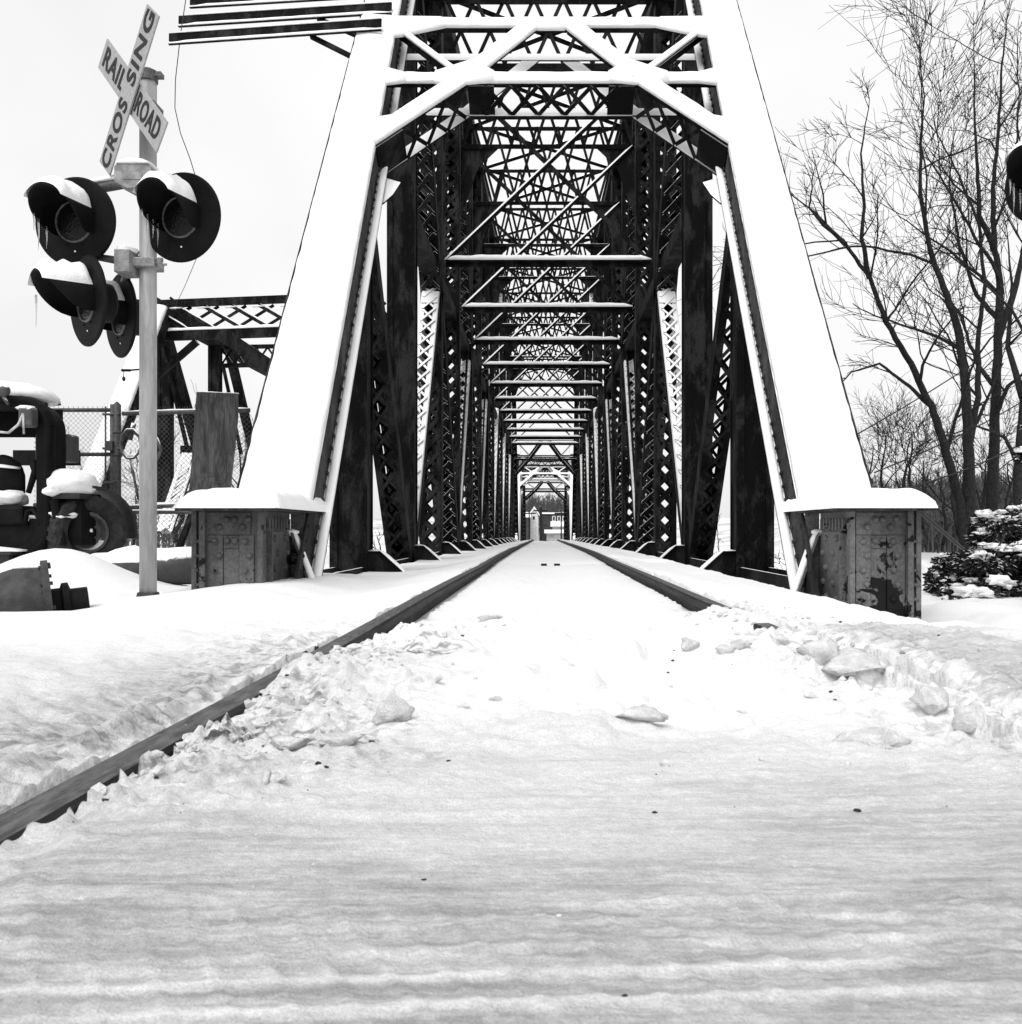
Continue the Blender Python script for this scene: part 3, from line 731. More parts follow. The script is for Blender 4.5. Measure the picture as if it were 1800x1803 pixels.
# snow rounds on the near portal: shoe-top, pedestals
def pedestal(sx, mat):
    m = MB(); X0, X1 = CX + sx * 2.15, CX + sx * 2.63; zt = 0.50; z0 = -0.75; yf, yb = 6.62, 7.36
    lo, hi = min(X0, X1), max(X0, X1)
    m.rng(lo, hi, yf, yb, z0, zt)                                       # core
    sgn = 1 if sx > 0 else -1
    # front cover plates, set proud
    w = hi - lo
    m.rng(lo + 0.03, hi - 0.075, yf - 0.014, yf, zt - 0.17, zt - 0.01)
    for a, b in ((0.03, 0.135), (0.255, 0.385)) if sx > 0 else ((0.075, 0.205), (0.325, 0.43)):
        m.rng(lo + a, lo + b, yf - 0.016, yf, z0, zt - 0.175)
    a, b = (0.14, 0.25) if sx > 0 else (0.21, 0.32)
    m.rng(lo + a, lo + b, yf - 0.013, yf, zt - 0.27, zt - 0.178); m.rng(lo + a, lo + b, yf - 0.006, yf, z0, zt - 0.273)
    # corner angles
    for x in (lo, hi):
        for dx in (0.018,):
            m.rng(x - 0.018, x + 0.018, yf - 0.03, yf + 0.05, z0, zt - 0.002)
    xo = lo if sx < 0 else hi
    m.rng(xo - sx * 0.07 - 0.02, xo - sx * 0.07 + 0.02, yf - 0.06, yf, z0, zt - 0.003)
    # rivets on the front
    ax = (a + b) / 2
    for r, z in enumerate(np.arange(zt - 0.22, -0.6, -0.105)):
        z = float(z)
        for dx in (-0.105 + (0.02 if r % 2 else -0.012), 0.115 + (0.02 if r % 2 else -0.012)):
            m.rivet((lo + ax + dx, yf - 0.014, z), (0, -1, 0), 0.026, 1.0)
        m.rivet((xo - sx * 0.03, yf - 0.03, z), (0, -1, 0), 0.013); m.rivet((xo - sx * 0.005, yf - 0.03, z), (0, -1, 0), 0.013)
    for dx, z in ((-0.028, zt - 0.215), (0.028, zt - 0.215), (-0.028, zt - 0.06), (0.028, zt - 0.06), (-0.085, zt - 0.115), (0.085, zt - 0.115), (0.125, zt - 0.06)):
        m.rivet((lo + ax + dx, yf - 0.014, z), (0, -1, 0), 0.026, 1.0)
    # inner side plates and rivets
    xi = X0
    m.rng(xi - sx * 0.012, xi, yf + 0.06, yf + 0.18, z0, zt - 0.16); m.rng(xi - sx * 0.016, xi, yf + 0.2, yb, z0, zt - 0.15)
    m.rng(xi - sx * 0.05, xi, yf + 0.10, yf + 0.12, z0, zt - 0.14)
    for r, z in enumerate(np.arange(zt - 0.2, -0.6, -0.115)):
        for y2 in (yf + 0.32 + (0.03 if r % 2 else -0.05), yf + 0.55 + (0.05 if r % 2 else -0.02)):
            m.rivet((xi - sx * 0.014, y2, float(z)), (-sx, 0, 0), 0.028, 1.0)
        for y2 in (yf + 0.08, yf + 0.155): m.rivet((xi - sx * 0.012, y2, float(z)), (-sx, 0, 0), 0.014)
    for y2 in np.arange(yf + 0.1, yb - 0.05, 0.075): m.rng(xi - sx * 0.03, xi, float(y2), float(y2) + 0.03, zt - 0.13, zt - 0.05)
    m.rng(xi, CX + sx * 2.04, yb + 0.03, yb + 0.06, z0, zt - 0.004)
    # leaning gusset towards the track
    pl = [(xi, yb, zt - 0.16), (xi - sx * 0.035, yb, zt - 0.16), (xi - sx * 0.23, yb, -0.22), (xi - sx * 0.23, yb, z0), (xi, yb, z0)]
    m.prism([(a, b + 0.003, c) for a, b, c in pl], (0, 0.02, 0))
    m.bar(Vector(pl[1]) + Vector((0, -0.03, 0)), Vector(pl[2]) + Vector((0, -0.03, 0)), 0.016, 0.10, side=(-sx, 0, 0.4))
    for k in range(5):
        f = (k + 0.5) / 5; px = pl[1][0] + (pl[2][0] - pl[1][0]) * f + sx * 0.05; pz = pl[1][2] + (pl[2][2] - pl[1][2]) * f
        m.rivet((px, yb - 0.0, pz), (0, -1, 0), 0.02)
    ped = m.build('pedestal', mat, br)
    # cap plate with its thick snow
    m = MB(); c0, c1 = CX + sx * 1.98, CX + sx * 2.70
    m.rng(min(c0, c1), max(c0, c1), 6.42, 7.6, zt, zt + 0.022); m.build('cap_plate', STEEL_MID, ped)
    m = MB(); nx, ny = 30, 30; base = zt + 0.018
    lo2, hi2 = min(c0, c1) - 0.01, max(c0, c1) + 0.012; y2, y3 = 6.40, 7.9
    idx = {}
    for i in range(nx + 1):
        for j in range(ny + 1):
            fx, fy = i / nx, j / ny
            x = lo2 + (hi2 - lo2) * fx; y = y2 + (y3 - y2) * fy
            e_out = (fx if sx < 0 else 1 - fx); e_in = 1 - e_out
            ho = min(1, e_out / 0.30); hf = min(1, fy / 0.09); hi_ = min(1, e_in / 0.16)
            hh = 0.145 * math.sqrt(max(0, 1 - (1 - ho) ** 2.2)) * math.sqrt(max(0, 1 - (1 - hf) ** 2)) * math.sqrt(max(0, 1 - (1 - hi_) ** 2))
            hh *= 1 + 0.24 * mnoise.noise((x * 5, y * 5, 2.0)); edge = 0.012 * mnoise.noise((x * 14, y * 14, 4.0))
            idx[i, j] = len(m.v); m.v.append((x, y + edge, base + hh))
    for i in range(nx):
        for j in range(ny): m.f.append((idx[i, j], idx[i + 1, j], idx[i + 1, j + 1], idx[i, j + 1]))
    m.build('snow_cover', SNOW, ped, smooth=True, recalc=False)
    m = MB(); m.blob(Vector(pl[1]) + Vector((sx * .01, -0.03, .005)), (.06, .05, .028), 4, .3)
    m.snow([Vector(pl[1]) + Vector((-sx * .01, -0.03, 0)), Vector(pl[2]) + Vector((-sx * .01, -0.03, 0))], (0, 1, 0), (-sx * .9, 0, .45), 0.09, 0.035, 5, step=0.05)
    m.build('snow_cover', SNOW, ped, smooth=True)
pedestal(-1, pedestal_mat('left pedestal paint'))
pedestal(1, pedestal_mat('right pedestal paint', ((2.365, -0.38, 0.05), (6.5, 1.0, 3.2)), 1.55))
# cantilever arms at the upper left
for i, (u0, v0, u1, v1, d) in enumerate(((298, 66, 672, 40, 11.95), (315, 35, 690, 11, 12.25), (335, 2, 700, -20, 12.55), (352, -30, 712, -52, 12.85))):
    a, b = at(u0, v0, d), at(u1, v1, d - 0.42); m = MB()
    m.bar(a, b, 0.02, 0.10, side=(0, 1, 0)); fl = Vector((0, -0.012, -0.098)); m.bar(a + fl, b + fl, 0.034, 0.010, side=(0, 1, 0))
    arm = m.build('bracket_arm', STEEL_MID if i > 5 else STEEL_DRY, br)
    m = MB(); m.snow([a + Vector((0, -0.012, -0.093)), b + Vector((0, -0.012, -0.093))], (0, 1, 0), (0, 0, 1), 0.034, 0.042, i, jit=0.08); m.snow([a + Vector((0, 0.01, 0.05)), b + Vector((0, 0.01, 0.05))], (0, 1, 0), (0, 0, 1), 0.07, 0.02, i + 9)
    m.build('snow_cover', SNOW, arm, smooth=True)
for (u0, v0, u1, v1, d) in ((548, 64, 618, 99, 11.75), (560, 33, 628, 62, 12.0)):
    m = MB(); m.bar(at(u0, v0, d), at(u1, v1, d - .1), 0.05, 0.05); m.build('arm_brace', STEEL_DRY, br)

# snow bed on the bridge floor
dx = np.concatenate([np.arange(-2.05, 2.06, 0.06)]) + CX; dy = [11.2]
while dy[-1] < 95: dy.append(dy[-1] + 0.012 * dy[-1])
deck = grid_mesh('deck_snow', dx, np.array(dy), lambda X, Y: gz(X, Y) + 0.006 - 0.10 * sst(12.2, 11.2, Y), SNOW)
deck.parent = br; deck.location = -br.location
m = MB()
for a in range(0, 22):
    y = 8 + a * 4.0; m.rng(CX - 2.1, CX + 2.1, y - 0.15, y + 0.15, -1.0 + float(zr(y)), -0.32 + float(zr(y)))
m.build('floor_beams', STEEL_DRY, br)

# second span
br2 = thing('truss_bridge', 'smaller dark truss span standing behind the far end of the large bridge', 'bridge', (CX, 68.0, -0.8))
yb0 = 68.6; zz = -0.55
build_truss(br2, yb0, 6, 4.0, {1: 6.3, 2: 6.3, 3: 6.3, 4: 6.3, 5: 6.3}, -0.3, full=False, first=False, TXX=2.3)
Pn2 = lambda x, t: Vector((x, yb0 + CT * t, zz + ST * t))
portal(br2, Pn2, N_IN, 1.98, 2.6, 8.3, 5.3, 6.6, 7.6, snow=True, W3=0.95, sn=0.05, scale=0.8)
Pf2 = lambda x, t: Vector((x, yb0 + 24 - CT * t, zz - 0.4 + ST * t))
portal(br2, Pf2, Vector((0, -ST, -CT)), 1.98, 2.6, 8.3, 5.3, 6.5, 7.5, snow=False, W3=0.95)

# ================================================================ CROSSING SIGNAL
def yaw_n(phi, tilt=0.0):                         # facing direction: phi degrees to the left of straight back at us
    return Vector((-math.sin(R(phi)) * math.cos(R(tilt)), -math.cos(R(phi)) * math.cos(R(tilt)), math.sin(R(tilt))))
def lamp(root, c, phi, r=0.305, seed=0, icicles=()):
    c = Vector(c); n = yaw_n(phi, -3); up = Vector((0, 0, 1)); up = (up - n * up.dot(n)).normalized(); sd = up.cross(n).normalized()
    m = MB(); m.lathe([(0.001, -0.03), (r - 0.01, -0.012), (r, -0.004), (r, 0.004), (r - 0.012, 0.012), (0.001, 0.012)], c, n, 56)
    m.lathe([(0.10, -0.16), (0.13, -0.14), (0.14, -0.02)], c, n, 24); m.lathe([(0.001, -0.165), (0.10, -0.16)], c, n, 24)
    for a in (20, 65, 115, 160, 205, 250, 290, 335):
        m.lathe([(0.006, 0.012), (0.006, 0.02), (0.001, 0.022)], c + (sd * math.cos(R(a)) + up * math.sin(R(a))) * 0.162, n, 8)
    disc = m.build('background_disc', BLACK, root, smooth=False)
    m = MB(); m.lathe([(0.006, 0.013), (0.006, 0.017), (0.001, 0.018)], c - up * 0.20, n, 8); m.build('bolt', SNOW, disc)
    m = MB(); m.lathe([(0.001, 0.035), (0.05, 0.032), (0.10, 0.022), (0.128, 0.016)], c, n, 40); ln = m.build('lens', LENS, disc, smooth=True)
    m = MB(); m.lathe([(0.128, 0.012), (0.13, 0.024), (0.138, 0.026), (0.142, 0.012)], c, n, 48); m.build('lens_ring', GALV_DARK, ln, smooth=True)
    # hood: half tube, longest on top
    m = MB(); K = 36; a0, a1 = -35, 215; RI = 0.150; rows = 10; o = len(m.v)
    for (rr, flip) in ((RI, 0), (RI + 0.006, 1)):
        for j in range(rows + 1):
            for k in range(K + 1):
                a = a0 + (a1 - a0) * k / K; t = (math.sin(R(a)) + 0.58) / 1.58; L = 0.05 + 0.27 * max(0, t) ** 0.55
                p = c + (sd * math.cos(R(a)) + up * math.sin(R(a))) * rr + n * (0.012 + L * j / rows); m.v.append(tuple(p))
    W = K + 1; A = (rows + 1) * W
    for j in range(rows):
        for k in range(K):
            q = (o + j * W + k, o + j * W + k + 1, o + (j + 1) * W + k + 1, o + (j + 1) * W + k)
            m.f.append(q); m.f.append(tuple(i + A for i in q[::-1]))
    for k in range(K):
        i0 = o + rows * W + k; m.f.append((i0, i0 + 1, i0 + 1 + A, i0 + A))
    hd = m.build('hood', BLACK, disc, smooth=True)
    m = MB(); N = 14; Kc = 18; o = 0
    for j in range(N + 1):
        for k in range(Kc + 1):
            a = 32 + 116 * k / Kc; e = math.sin(math.pi * k / Kc) ** 0.6; f = min(1.0, (j + 0.3) / 1.5, (N - j + 0.3) / 2.0)
            th = (0.045 + 0.022 * mnoise.noise((j * 0.4, k * 0.3, seed * 3.3)) + 0.02 * (1 - j / N)) * e * f
            m.v.append(tuple(c + (sd * math.cos(R(a)) + up * math.sin(R(a))) * (RI + 0.007 + th) + n * (0.014 + 0.31 * j / N) + up * th * 0.4))
    for j in range(N):
        for k in range(Kc): m.f.append((j * (Kc + 1) + k, j * (Kc + 1) + k + 1, (j + 1) * (Kc + 1) + k + 1, (j + 1) * (Kc + 1) + k))
    m.build('snow_cover', SNOW, hd, smooth=True)
    for i, (a, jf, L) in enumerate(icicles):
        p = c + (sd * math.cos(R(a)) + up * math.sin(R(a))) * (RI) + n * (0.012 + jf)
        m = MB(); m.tube([p + Vector((0, 0, .01)), p + Vector((0.003, 0, -L * 0.5)), p + Vector((0, 0, -L))], [0.008, 0.0045, 0.001], 6); m.build('icicle', ICE, hd, smooth=True)
    return disc
GALV_DARK = simple('worn lamp ring', 0.05, 0.12, 30, 0.4)

def build_signal(label, lower=True):
    sg = thing('crossing_signal', label, 'railway signal', (-2.745, 6.3, -0.12), 'crossing signals')
    px, py = -2.745, 6.3
    m = MB(); m.tube([(px, py, -0.2), (px, py, 3.50)], 0.057, 24); m.build('pole', GALV, sg, smooth=True)
    m = MB(); m.tube([(px, py, 3.47), (px, py, 3.54)], 0.066, 20); m.tube([(px, py, 3.535), (px, py, 3.56)], [0.062, 0.03], 20)
    m.rng(px + .02, px + .10, py - .03, py + .03, 3.50, 3.53); m.build('pole_cap', GALV_DARK, sg)
    m = MB(); m.lathe([(0.16, -0.05), (0.15, -0.01), (0.085, 0.02), (0.075, 0.06)], (px, py, -0.13), (0, 0, 1), 8); m.rng(px - .10, px + .13, py - .13, py + .12, -0.2, -0.10)
    m.build('base_casting', CAST, sg)
    # crossbuck: two boards, the CROSSING board in front
    n = yaw_n(41); ex = Vector((math.cos(R(41)), -math.sin(R(41)), 0)); ez = Vector((0, 0, 1)); cc = at(230, 164, 6.06)
    for (ang, word, off, gap) in ((-44, ('RAIL', 'ROAD'), 0.0, 1.20), (49.5, ('CROS', 'SING'), 0.02, 1.09)):
        a = R(ang); u = ex * math.cos(a) + ez * math.sin(a); v = -ex * math.sin(a) + ez * math.cos(a); c0 = cc + n * off
        m = MB(); L, Wd = gap, 0.21
        m.prism([c0 - u * (L / 2) - v * (Wd / 2), c0 + u * (L / 2) - v * (Wd / 2), c0 + u * (L / 2) + v * (Wd / 2), c0 - u * (L / 2) + v * (Wd / 2)], -n * 0.010)
        bd = m.build('crossbuck_board', SIGN, sg)
        for i, wd in enumerate(word):
            cu = bpy.data.curves.new('txt', 'FONT'); cu.body = wd; cu.size = 0.205; cu.align_x = 'CENTER'; cu.align_y = 'CENTER'; cu.extrude = 0.001; cu.offset = 0.0045; cu.space_character = 1.12
            to = bpy.data.objects.new('txt', cu); COL.objects.link(to); dg = bpy.context.evaluated_depsgraph_get()
            me = bpy.data.meshes.new_from_object(to.evaluated_get(dg)); bpy.data.objects.remove(to)
            s = (-1, 1)[i] * (0.295 if word[0] == 'CROS' else 0.335)
            xs_ = [q.co.x for q in me.vertices]; wdt = max(xs_) - min(xs_); sc = min(1.0, (0.48 if word[0] == 'CROS' else 0.42) / wdt)
            mid_ = (max(xs_) + min(xs_)) / 2
            mm = Matrix((u, v, n)).transposed()
            org = c0 + u * s + n * 0.003 - sg.location
            for q in me.vertices:
                q.co = org + mm @ Vector(((q.co.x - mid_) * sc, q.co.y * 0.92, q.co.z))
            me.materials.clear(); me.materials.append(INK); lo = bpy.data.objects.new('lettering', me); COL.objects.link(lo); lo.parent = bd
    m = MB(); m.bar(cc - n * 0.012, Vector((px, py, cc.z)), 0.05, 0.05); m.rng(px - .075, px + .075, py - .085, py + .075, cc.z - 0.03, cc.z + 0.03); m.build('sign_bracket', GALV_DARK, sg)
    # junction box and arms
    b = at(243, 316, 6.2); m = MB(); hw, hh = 0.125, 0.085
    poly = [(-hw, -hh * .5), (-hw, hh * .7), (-hw * .8, hh), (hw * .8, hh), (hw, hh * .7), (hw, -hh * .5), (hw * .55, -hh), (-hw * .35, -hh)]
    m.prism([(b.x + x, b.y - .08, b.z + z) for x, z in poly], (0, 0.16, 0)); m.rng(b.x - .065, b.x + .065, b.y - .084, b.y - .08, b.z - .03, b.z + .015)
    jb = m.build('junction_box', GALV_SNOW, sg, bevel=0.006)
    m = MB(); m.snow([(b.x - hw + .01, b.y, b.z + hh - .005), (b.x + hw - .01, b.y, b.z + hh - .005)], (0, 1, 0), (0, 0, 1), 0.19, 0.055, 3, step=0.03); m.build('snow_cover', SNOW, jb, smooth=True)
    for tgt in (at(150, 392 - 70, 6.35), at(306, 392 - 78, 6.35)):
        m = MB(); p = Vector((b.x, b.y + .02, b.z - .0)); m.tube([p, (tgt.x, tgt.y, p.z - .02), (tgt.x, tgt.y, p.z - .16)], [0.035, 0.035, 0.03], 10); ar = m.build('arm', GALV_DARK, sg, smooth=True)
        m = MB(); m.snow([p + Vector((0, 0, .028)), Vector((tgt.x, tgt.y, p.z + .012))], (0, 1, 0), (0, 0, 1), 0.075, 0.04, 7, step=0.04); m.build('snow_cover', SNOW, ar, smooth=True)
    b2 = at(233, 463, 6.25); m = MB()
    m.rng(b2.x - .085, b2.x + .02, b2.y - .09, b2.y + .08, b2.z - .085, b2.z + .07); m.rng(px - .08, px + .08, py - .09, py + .08, b2.z - .03, b2.z + .03)
    m.tube([(px + .05, py - .05, b2.z), (px + .15, py - .05, b2.z - .01)], 0.012, 8); m.tube([(px + .105, py - .05, b2.z - .035), (px + .105, py - .05, b2.z + .035)], 0.022, 8)
    cb = m.build('clamp_box', GALV_SNOW, sg, bevel=0.008)
    m = MB(); m.blob((b2.x - .03, b2.y, b2.z + .085), (.07, .08, .03), 4, 0.3); m.build('snow_cover', SNOW, cb, smooth=True)
    for tgt in ((at(168, 452, 6.25), at(218, 500, 6.6)) if lower else ()):
        m = MB(); m.tube([b2, tgt, tgt + Vector((0, 0, -0.2))], 0.03, 10); m.build('arm', GALV_DARK, sg, smooth=True)
    lamp(sg, at(133, 391, 6.2), 9 if lower else 56, 0.302, 1, [(205, 0.10, 0.14), (190, 0.16, 0.2), (182, 0.2, 0.10)])
    lamp(sg, at(320, 383, 6.2), 14 if lower else 56, 0.302, 2, [(188, 0.15, 0.30), (196, 0.10, 0.12), (203, 0.06, 0.15), (180, 0.2, 0.07)])
    if lower:
        lamp(sg, at(155, 530, 6.1), 43, 0.302, 3, [(172, 0.26, 0.20)])
        lamp(sg, at(213, 556, 6.6), 46, 0.302, 4)
    return sg
s1 = build_signal('grey pole signal with RAILROAD CROSSING boards and four black hooded lamps, left of the track')
s2 = build_signal('crossing signal at the right edge of the photo, only one black hooded lamp in view', False)
s2.location = s1.location + Vector((6.64, 0.0, 0.30))

# ================================================================ LEFT SIDE
# neighbouring road bridge
nb = thing('road_bridge', 'lower lattice truss bridge beside the fence left of the large railway bridge', 'bridge', (-6.6, 20, -0.5))
def lb(u, v, d): return at(u, v, d)
XL, XR = -8.7, -3.9; NY = 20.0
def nbp(x, z, y=NY): return Vector((x, y - 0.35 * (x - XL) * 0.25, z))
zt, zl = 5.35, 4.62
m = MB(); m.bar(nbp(XL - .3, zt - .02), nbp(XR, zt + .06), 0.10, 0.16, side=(0, 1, 0)); m.build('top_strut', STEEL_DRY, nb)
m = MB(); m.bar(nbp(XL - .3, zl), nbp(XR, zl + .08), 0.12, 0.20, side=(0, 1, 0)); ls = m.build('lower_strut', STEEL_DRY, nb)
m = MB(); m.snow([nbp(XL - .3, zl + .10), nbp(XR, zl + .18)], (0, 1, 0), (0, 0, 1), 0.16, 0.07, 2); m.build('snow_cover', SNOW, ls, smooth=True)
m = MB(); sn_ = MB(); k = 0; x = XL
while x < XR - 0.3:
    m.bar(nbp(x, zt - .08), nbp(x + 0.95, zl + .1), 0.03, 0.07, side=(0, 1, 0)); m.bar(nbp(x + 0.95, zt - .08) + Vector((0, .05, 0)), nbp(x, zl + .1) + Vector((0, .05, 0)), 0.03, 0.06, side=(0, 1, 0))
    sn_.snow([nbp(x, zt - .03), nbp(x + 0.95, zl + .14)], (0, 1, 0), (0.5, 0, .86), 0.05, 0.03, k); sn_.snow([nbp(x - .13, zt - .12), nbp(x + .13, zt - .12)], (0, 1, 0), (0, 0, 1), 0.1, 0.05, k + 5); k += 1; x += 0.62
lt = m.build('strut_lattice', STEEL_DRY, nb); sn_.build('snow_cover', SNOW, lt, smooth=True)
for yy in (1.5, 3.2):                                                 # sway frames deeper in
    m = MB(); m.bar(nbp(XL, zt - .05, NY + yy * 3), nbp(XR, zt - .05, NY + yy * 3), 0.1, 0.1); m.bar(nbp(XL, zt - .55, NY + yy * 3), nbp(XR, zt - .5, NY + yy * 3), 0.1, 0.1)
    m.lacing(nbp(XL, zt - .3, NY + yy * 3), nbp(XR, zt - .3, NY + yy * 3), (0, 0, 1), 0.45, 0.32, 0.05, 0.02, nrm=(0, 1, 0))
    m.build('sway_frame', STEEL, nb)
m = MB(); m.bar(nbp(XL + .15, zl - .9), nbp(XL + 1.1, zl - .12), 0.1, 0.14, side=(0, 1, 0)); m.bar(nbp(XL + 1.7, zl + .0), nbp(XL + 5, zl - 2.2), 0.16, 0.3, side=(0, 1, 0)); m.build('knee_brace', STEEL, nb)
for (u, v0, v1, d, w) in ((291, 560, 905, 21.5, 0.30), (379, 610, 905, 24, 0.28), (503, 690, 905, 27, .3)):
    m = MB(); p, q = at(u, v1, d), at(u, v0, d); solid_post(m, p, q, w, 0.25); m.build('vertical_post', STEEL_DRY, nb)
for (u0, v0, u1, v1, d) in ((288, 612, 330, 790, 21), (303, 615, 343, 788, 21.2), (392, 640, 405, 700, 24), (402, 690, 425, 800, 24)):
    m = MB(); m.bar(at(u0, v0, d), at(u1, v1, d), 0.07, 0.10); m.build('tie_rod', STEEL_DRY, nb)
m = MB(); m.box(at(337, 793, 21.1), (0.4, 0.3, 0.2)); m.build('pin_joint', STEEL_DRY, nb)
m = MB(); laced_post(m, at(290, 935, 20.0), at(334, 803, 21.0), 0.30, 0.2, pitch=0.26, th=0.02); lsd = m.build('sub_diagonal', STEEL, nb)
sm = MB(); a_, b_ = at(290, 935, 19.85), at(334, 803, 20.85)
for o in (-.13, .13): sm.snow([a_ + Vector((o, 0, 0)), b_ + Vector((o, 0, 0))], (1, 0, 0), (0, -.85, .5), 0.075, 0.03, int(o * 100))
sm.lacing(a_, b_, (1, 0, 0), 0.24, 0.26, 0.04, 0.03); sm.build('snow_cover', SNOW, lsd)
# its snowy end post, rising away from us
ea, eb = at(150, 900, 16.2), at(282, 552, 20.0)
m = MB(); m.bar(ea, eb, 0.42, 0.30, side=(1, 0, 0)); ep = m.build('end_post', STEEL_DRY, nb)
nrm = (eb - ea).cross(Vector((1, 0, 0))).normalized(); nrm = nrm if nrm.z > 0 else -nrm
m = MB(); m.snow([ea + nrm * .15, eb + nrm * .15], (1, 0, 0), nrm, 0.46, 0.10, 4, endtaper=False); m.build('snow_cover', SNOW, ep, smooth=True)
m = MB(); m.rng(-12.5, -3.9, 16.5, 44, -0.75, -0.45); m.build('deck', SNOW, nb)
m = MB(); m.bar(nbp(XL, zt, NY), nbp(XL, zt + .2, 44), 0.35, 0.3); m.bar(nbp(XR, zt, NY), nbp(XR, zt + .2, 44), 0.35, 0.3); m.build('top_chord', STEEL, nb)
m = MB()
for i in range(5):
    y = 20.5 + 4.6 * i
    for xx in (XL, XR):
        m = MB(); m.bar((xx, y, zt), (xx, y + 4.6, -.4), 0.22, 0.2); m.build('diagonal', STEEL_DRY, nb)
pass
# small signs and lamp on the portal
m = MB(); m.bar(at(300, 524, 20), at(322, 541, 20), 0.05, 0.06); m.blob(at(302, 537, 20), (.05, .05, .06), 1); tag(m.build('portal_light', STEEL_DRY), 'small dark fitting perched on the top strut of the lower lattice bridge', 'light fitting')
hl = thing('hanging_lamp', 'tiny dark lamp hanging from a short bar beside the signal pole', 'lamp', at(221, 652, 15.5))
m = MB(); m.bar(at(214, 652, 15.5), at(230, 652, 15.5), 0.03, 0.035); m.build('bar', STEEL_DRY, hl)
m = MB(); m.tube([at(218, 653, 15.5), at(218, 664, 15.5)], 0.008, 6); m.blob(at(218, 667, 15.5), (.03, .03, .045), 2, 0.1); m.build('lamp_body', STEEL_DRY, hl)
m = MB(); m.bar(at(226, 652, 15.5), at(250, 650, 17.0), 0.03, 0.03); m.build('bracket', STEEL_DRY, hl)

# chain link fence, gate
FD = 11.6
def mesh_panel(m, x0, x1, z0, z1, y, cell=0.062, r=0.0021):
    H_ = z1 - z0; W_ = x1 - x0; n = int((W_ + H_) / cell)
    for i in range(n + 1):
        for sgn in (1, -1):
            a = x0 - H_ + i * cell if sgn > 0 else x0 + i * cell
            p = (a, z0); q = (a + sgn * H_, z1)
            t0, t1 = 0.0, 1.0
            dxx = q[0] - p[0]
            ta, tb = (x0 - p[0]) / dxx, (x1 - p[0]) / dxx
            t0 = max(t0, min(ta, tb)); t1 = min(t1, max(ta, tb))
            if t1 - t0 < 0.01: continue
            A = (p[0] + dxx * t0, y + sgn * .002, z0 + H_ * t0); B = (p[0] + dxx * t1, y + sgn * .002, z0 + H_ * t1)
            m.tube([A, B], r, 3, cap=False)
            if abs(t1 - 1) < 1e-6: m.tube([B, (B[0] + sgn * .008, y, B[2] + 0.035)], r, 3, cap=False)
xg0, xg1 = at(60, 0, FD).x, at(190, 0, FD).x; xf0, xf1 = at(216, 0, FD).x, at(440, 0, FD).x
zb_, zt_ = -0.15, at(0, 720, FD).z
gt = thing('fence_gate', 'chain link gate leaf with three rails behind the machine', 'gate', (xg1, FD, -.2))
m = MB(); mesh_panel(m, xg0, xg1 + .06, 0.25, zt_, FD); m.build('wire_mesh', WIRE, gt, recalc=False)
for v in (722, 800, 889): m = MB(); z = at(0, v, FD).z; m.tube([(xg0, FD, z), (xg1 + .06, FD, z)], 0.026, 10); m.build('rail', FENCE, gt, smooth=True)
m = MB(); m.tube([(xg1 + .06, FD, 0.1), (xg1 + .06, FD, at(0, 712, FD).z)], 0.032, 10); m.tube([(xg1 - .03, FD, .1), (xg1 - .03, FD, zt_ + .03)], 0.012, 8); m.build('stile', FENCE, gt, smooth=True)
for v in (730, 790, 850): m = MB(); z = at(0, v, FD).z; m.tube([(xg1 - .05, FD - .03, z), (xg1 + .16, FD - .03, z)], 0.016, 8); m.build('hinge', FENCE, gt)
m = MB(); m.box(at(194, 785, FD - .04), (0.09, 0.08, 0.12)); m.build('latch', FENCE, gt)
fn = thing('chain_link_fence', 'chain link fence panel between the gate post and the plywood sheet', 'fence', (xf0, FD, -.2))
m = MB(); mesh_panel(m, xf0 - .02, xf1, -0.15, zt_, FD); m.build('wire_mesh', WIRE, fn, recalc=False)
for v0, v1 in ((728, 722), (894, 886), (902, 902)):
    m = MB(); m.tube([(xf0, FD, at(0, v0, FD).z), (xf1, FD, at(0, v1, FD).z)], 0.03 if v0 < 800 else 0.024, 10); rl = m.build('rail', FENCE, fn, smooth=True)
    m = MB(); m.snow([(xf0, FD, at(0, v0, FD).z + .02), (xf1, FD, at(0, v1, FD).z + .02)], (0, 1, 0), (0, 0, 1), .045, .022, v0, jit=.5, step=.07); m.build('snow_cover', SNOW, rl, smooth=True)
px_ = at(206, 0, FD).x; m = MB(); m.tube([(px_, FD, -.4), (px_, FD, at(0, 712, FD).z), (px_, FD, at(0, 707, FD).z)], [0.046, 0.046, 0.012], 14)
for v in (760, 800, 846): m.tube([(px_, FD, at(0, v, FD).z), (px_, FD, at(0, v + 3, FD).z)], 0.054, 14)
m.build('post', FENCE, fn, smooth=True)
m = MB(); m.tube([(xf0 - .03, FD, -.2), (xf0 - .03, FD, zt_ + .05)], 0.012, 8); m.build('tension_bar', FENCE, fn)
# bunched cable and frost hanging on the fence behind the pole
m = MB()
for k in range(3):
    c = at(231 + 0.5 * k, 782, FD - .12); m.tube([c + Vector((0.13 * math.cos(t / 10 * 6.283), -.02 * k, (0.15 + .02 * k) * math.sin(t / 10 * 6.283))) for t in range(11)], 0.017, 6)
m.tube([at(262, 768, FD - .1), at(276, 772, FD - .1), at(284, 792, FD - .1), at(276, 810, FD - .1)], 0.022, 7)
m.tube([at(228, 800, FD - .1), at(236, 840, FD - .1), at(244, 880, FD - .1)], 0.016, 6)
m.tube([at(236, 745, FD - .1), at(229, 775, FD - .1)], 0.03, 6)
tag(m.build('cable_coil', simple('frosted cable', 0.05, 0.10, 12, 0.7, snow=True), smooth=True), 'snow dusted coil of cable hung on the fence behind the signal pole', 'cable coil')

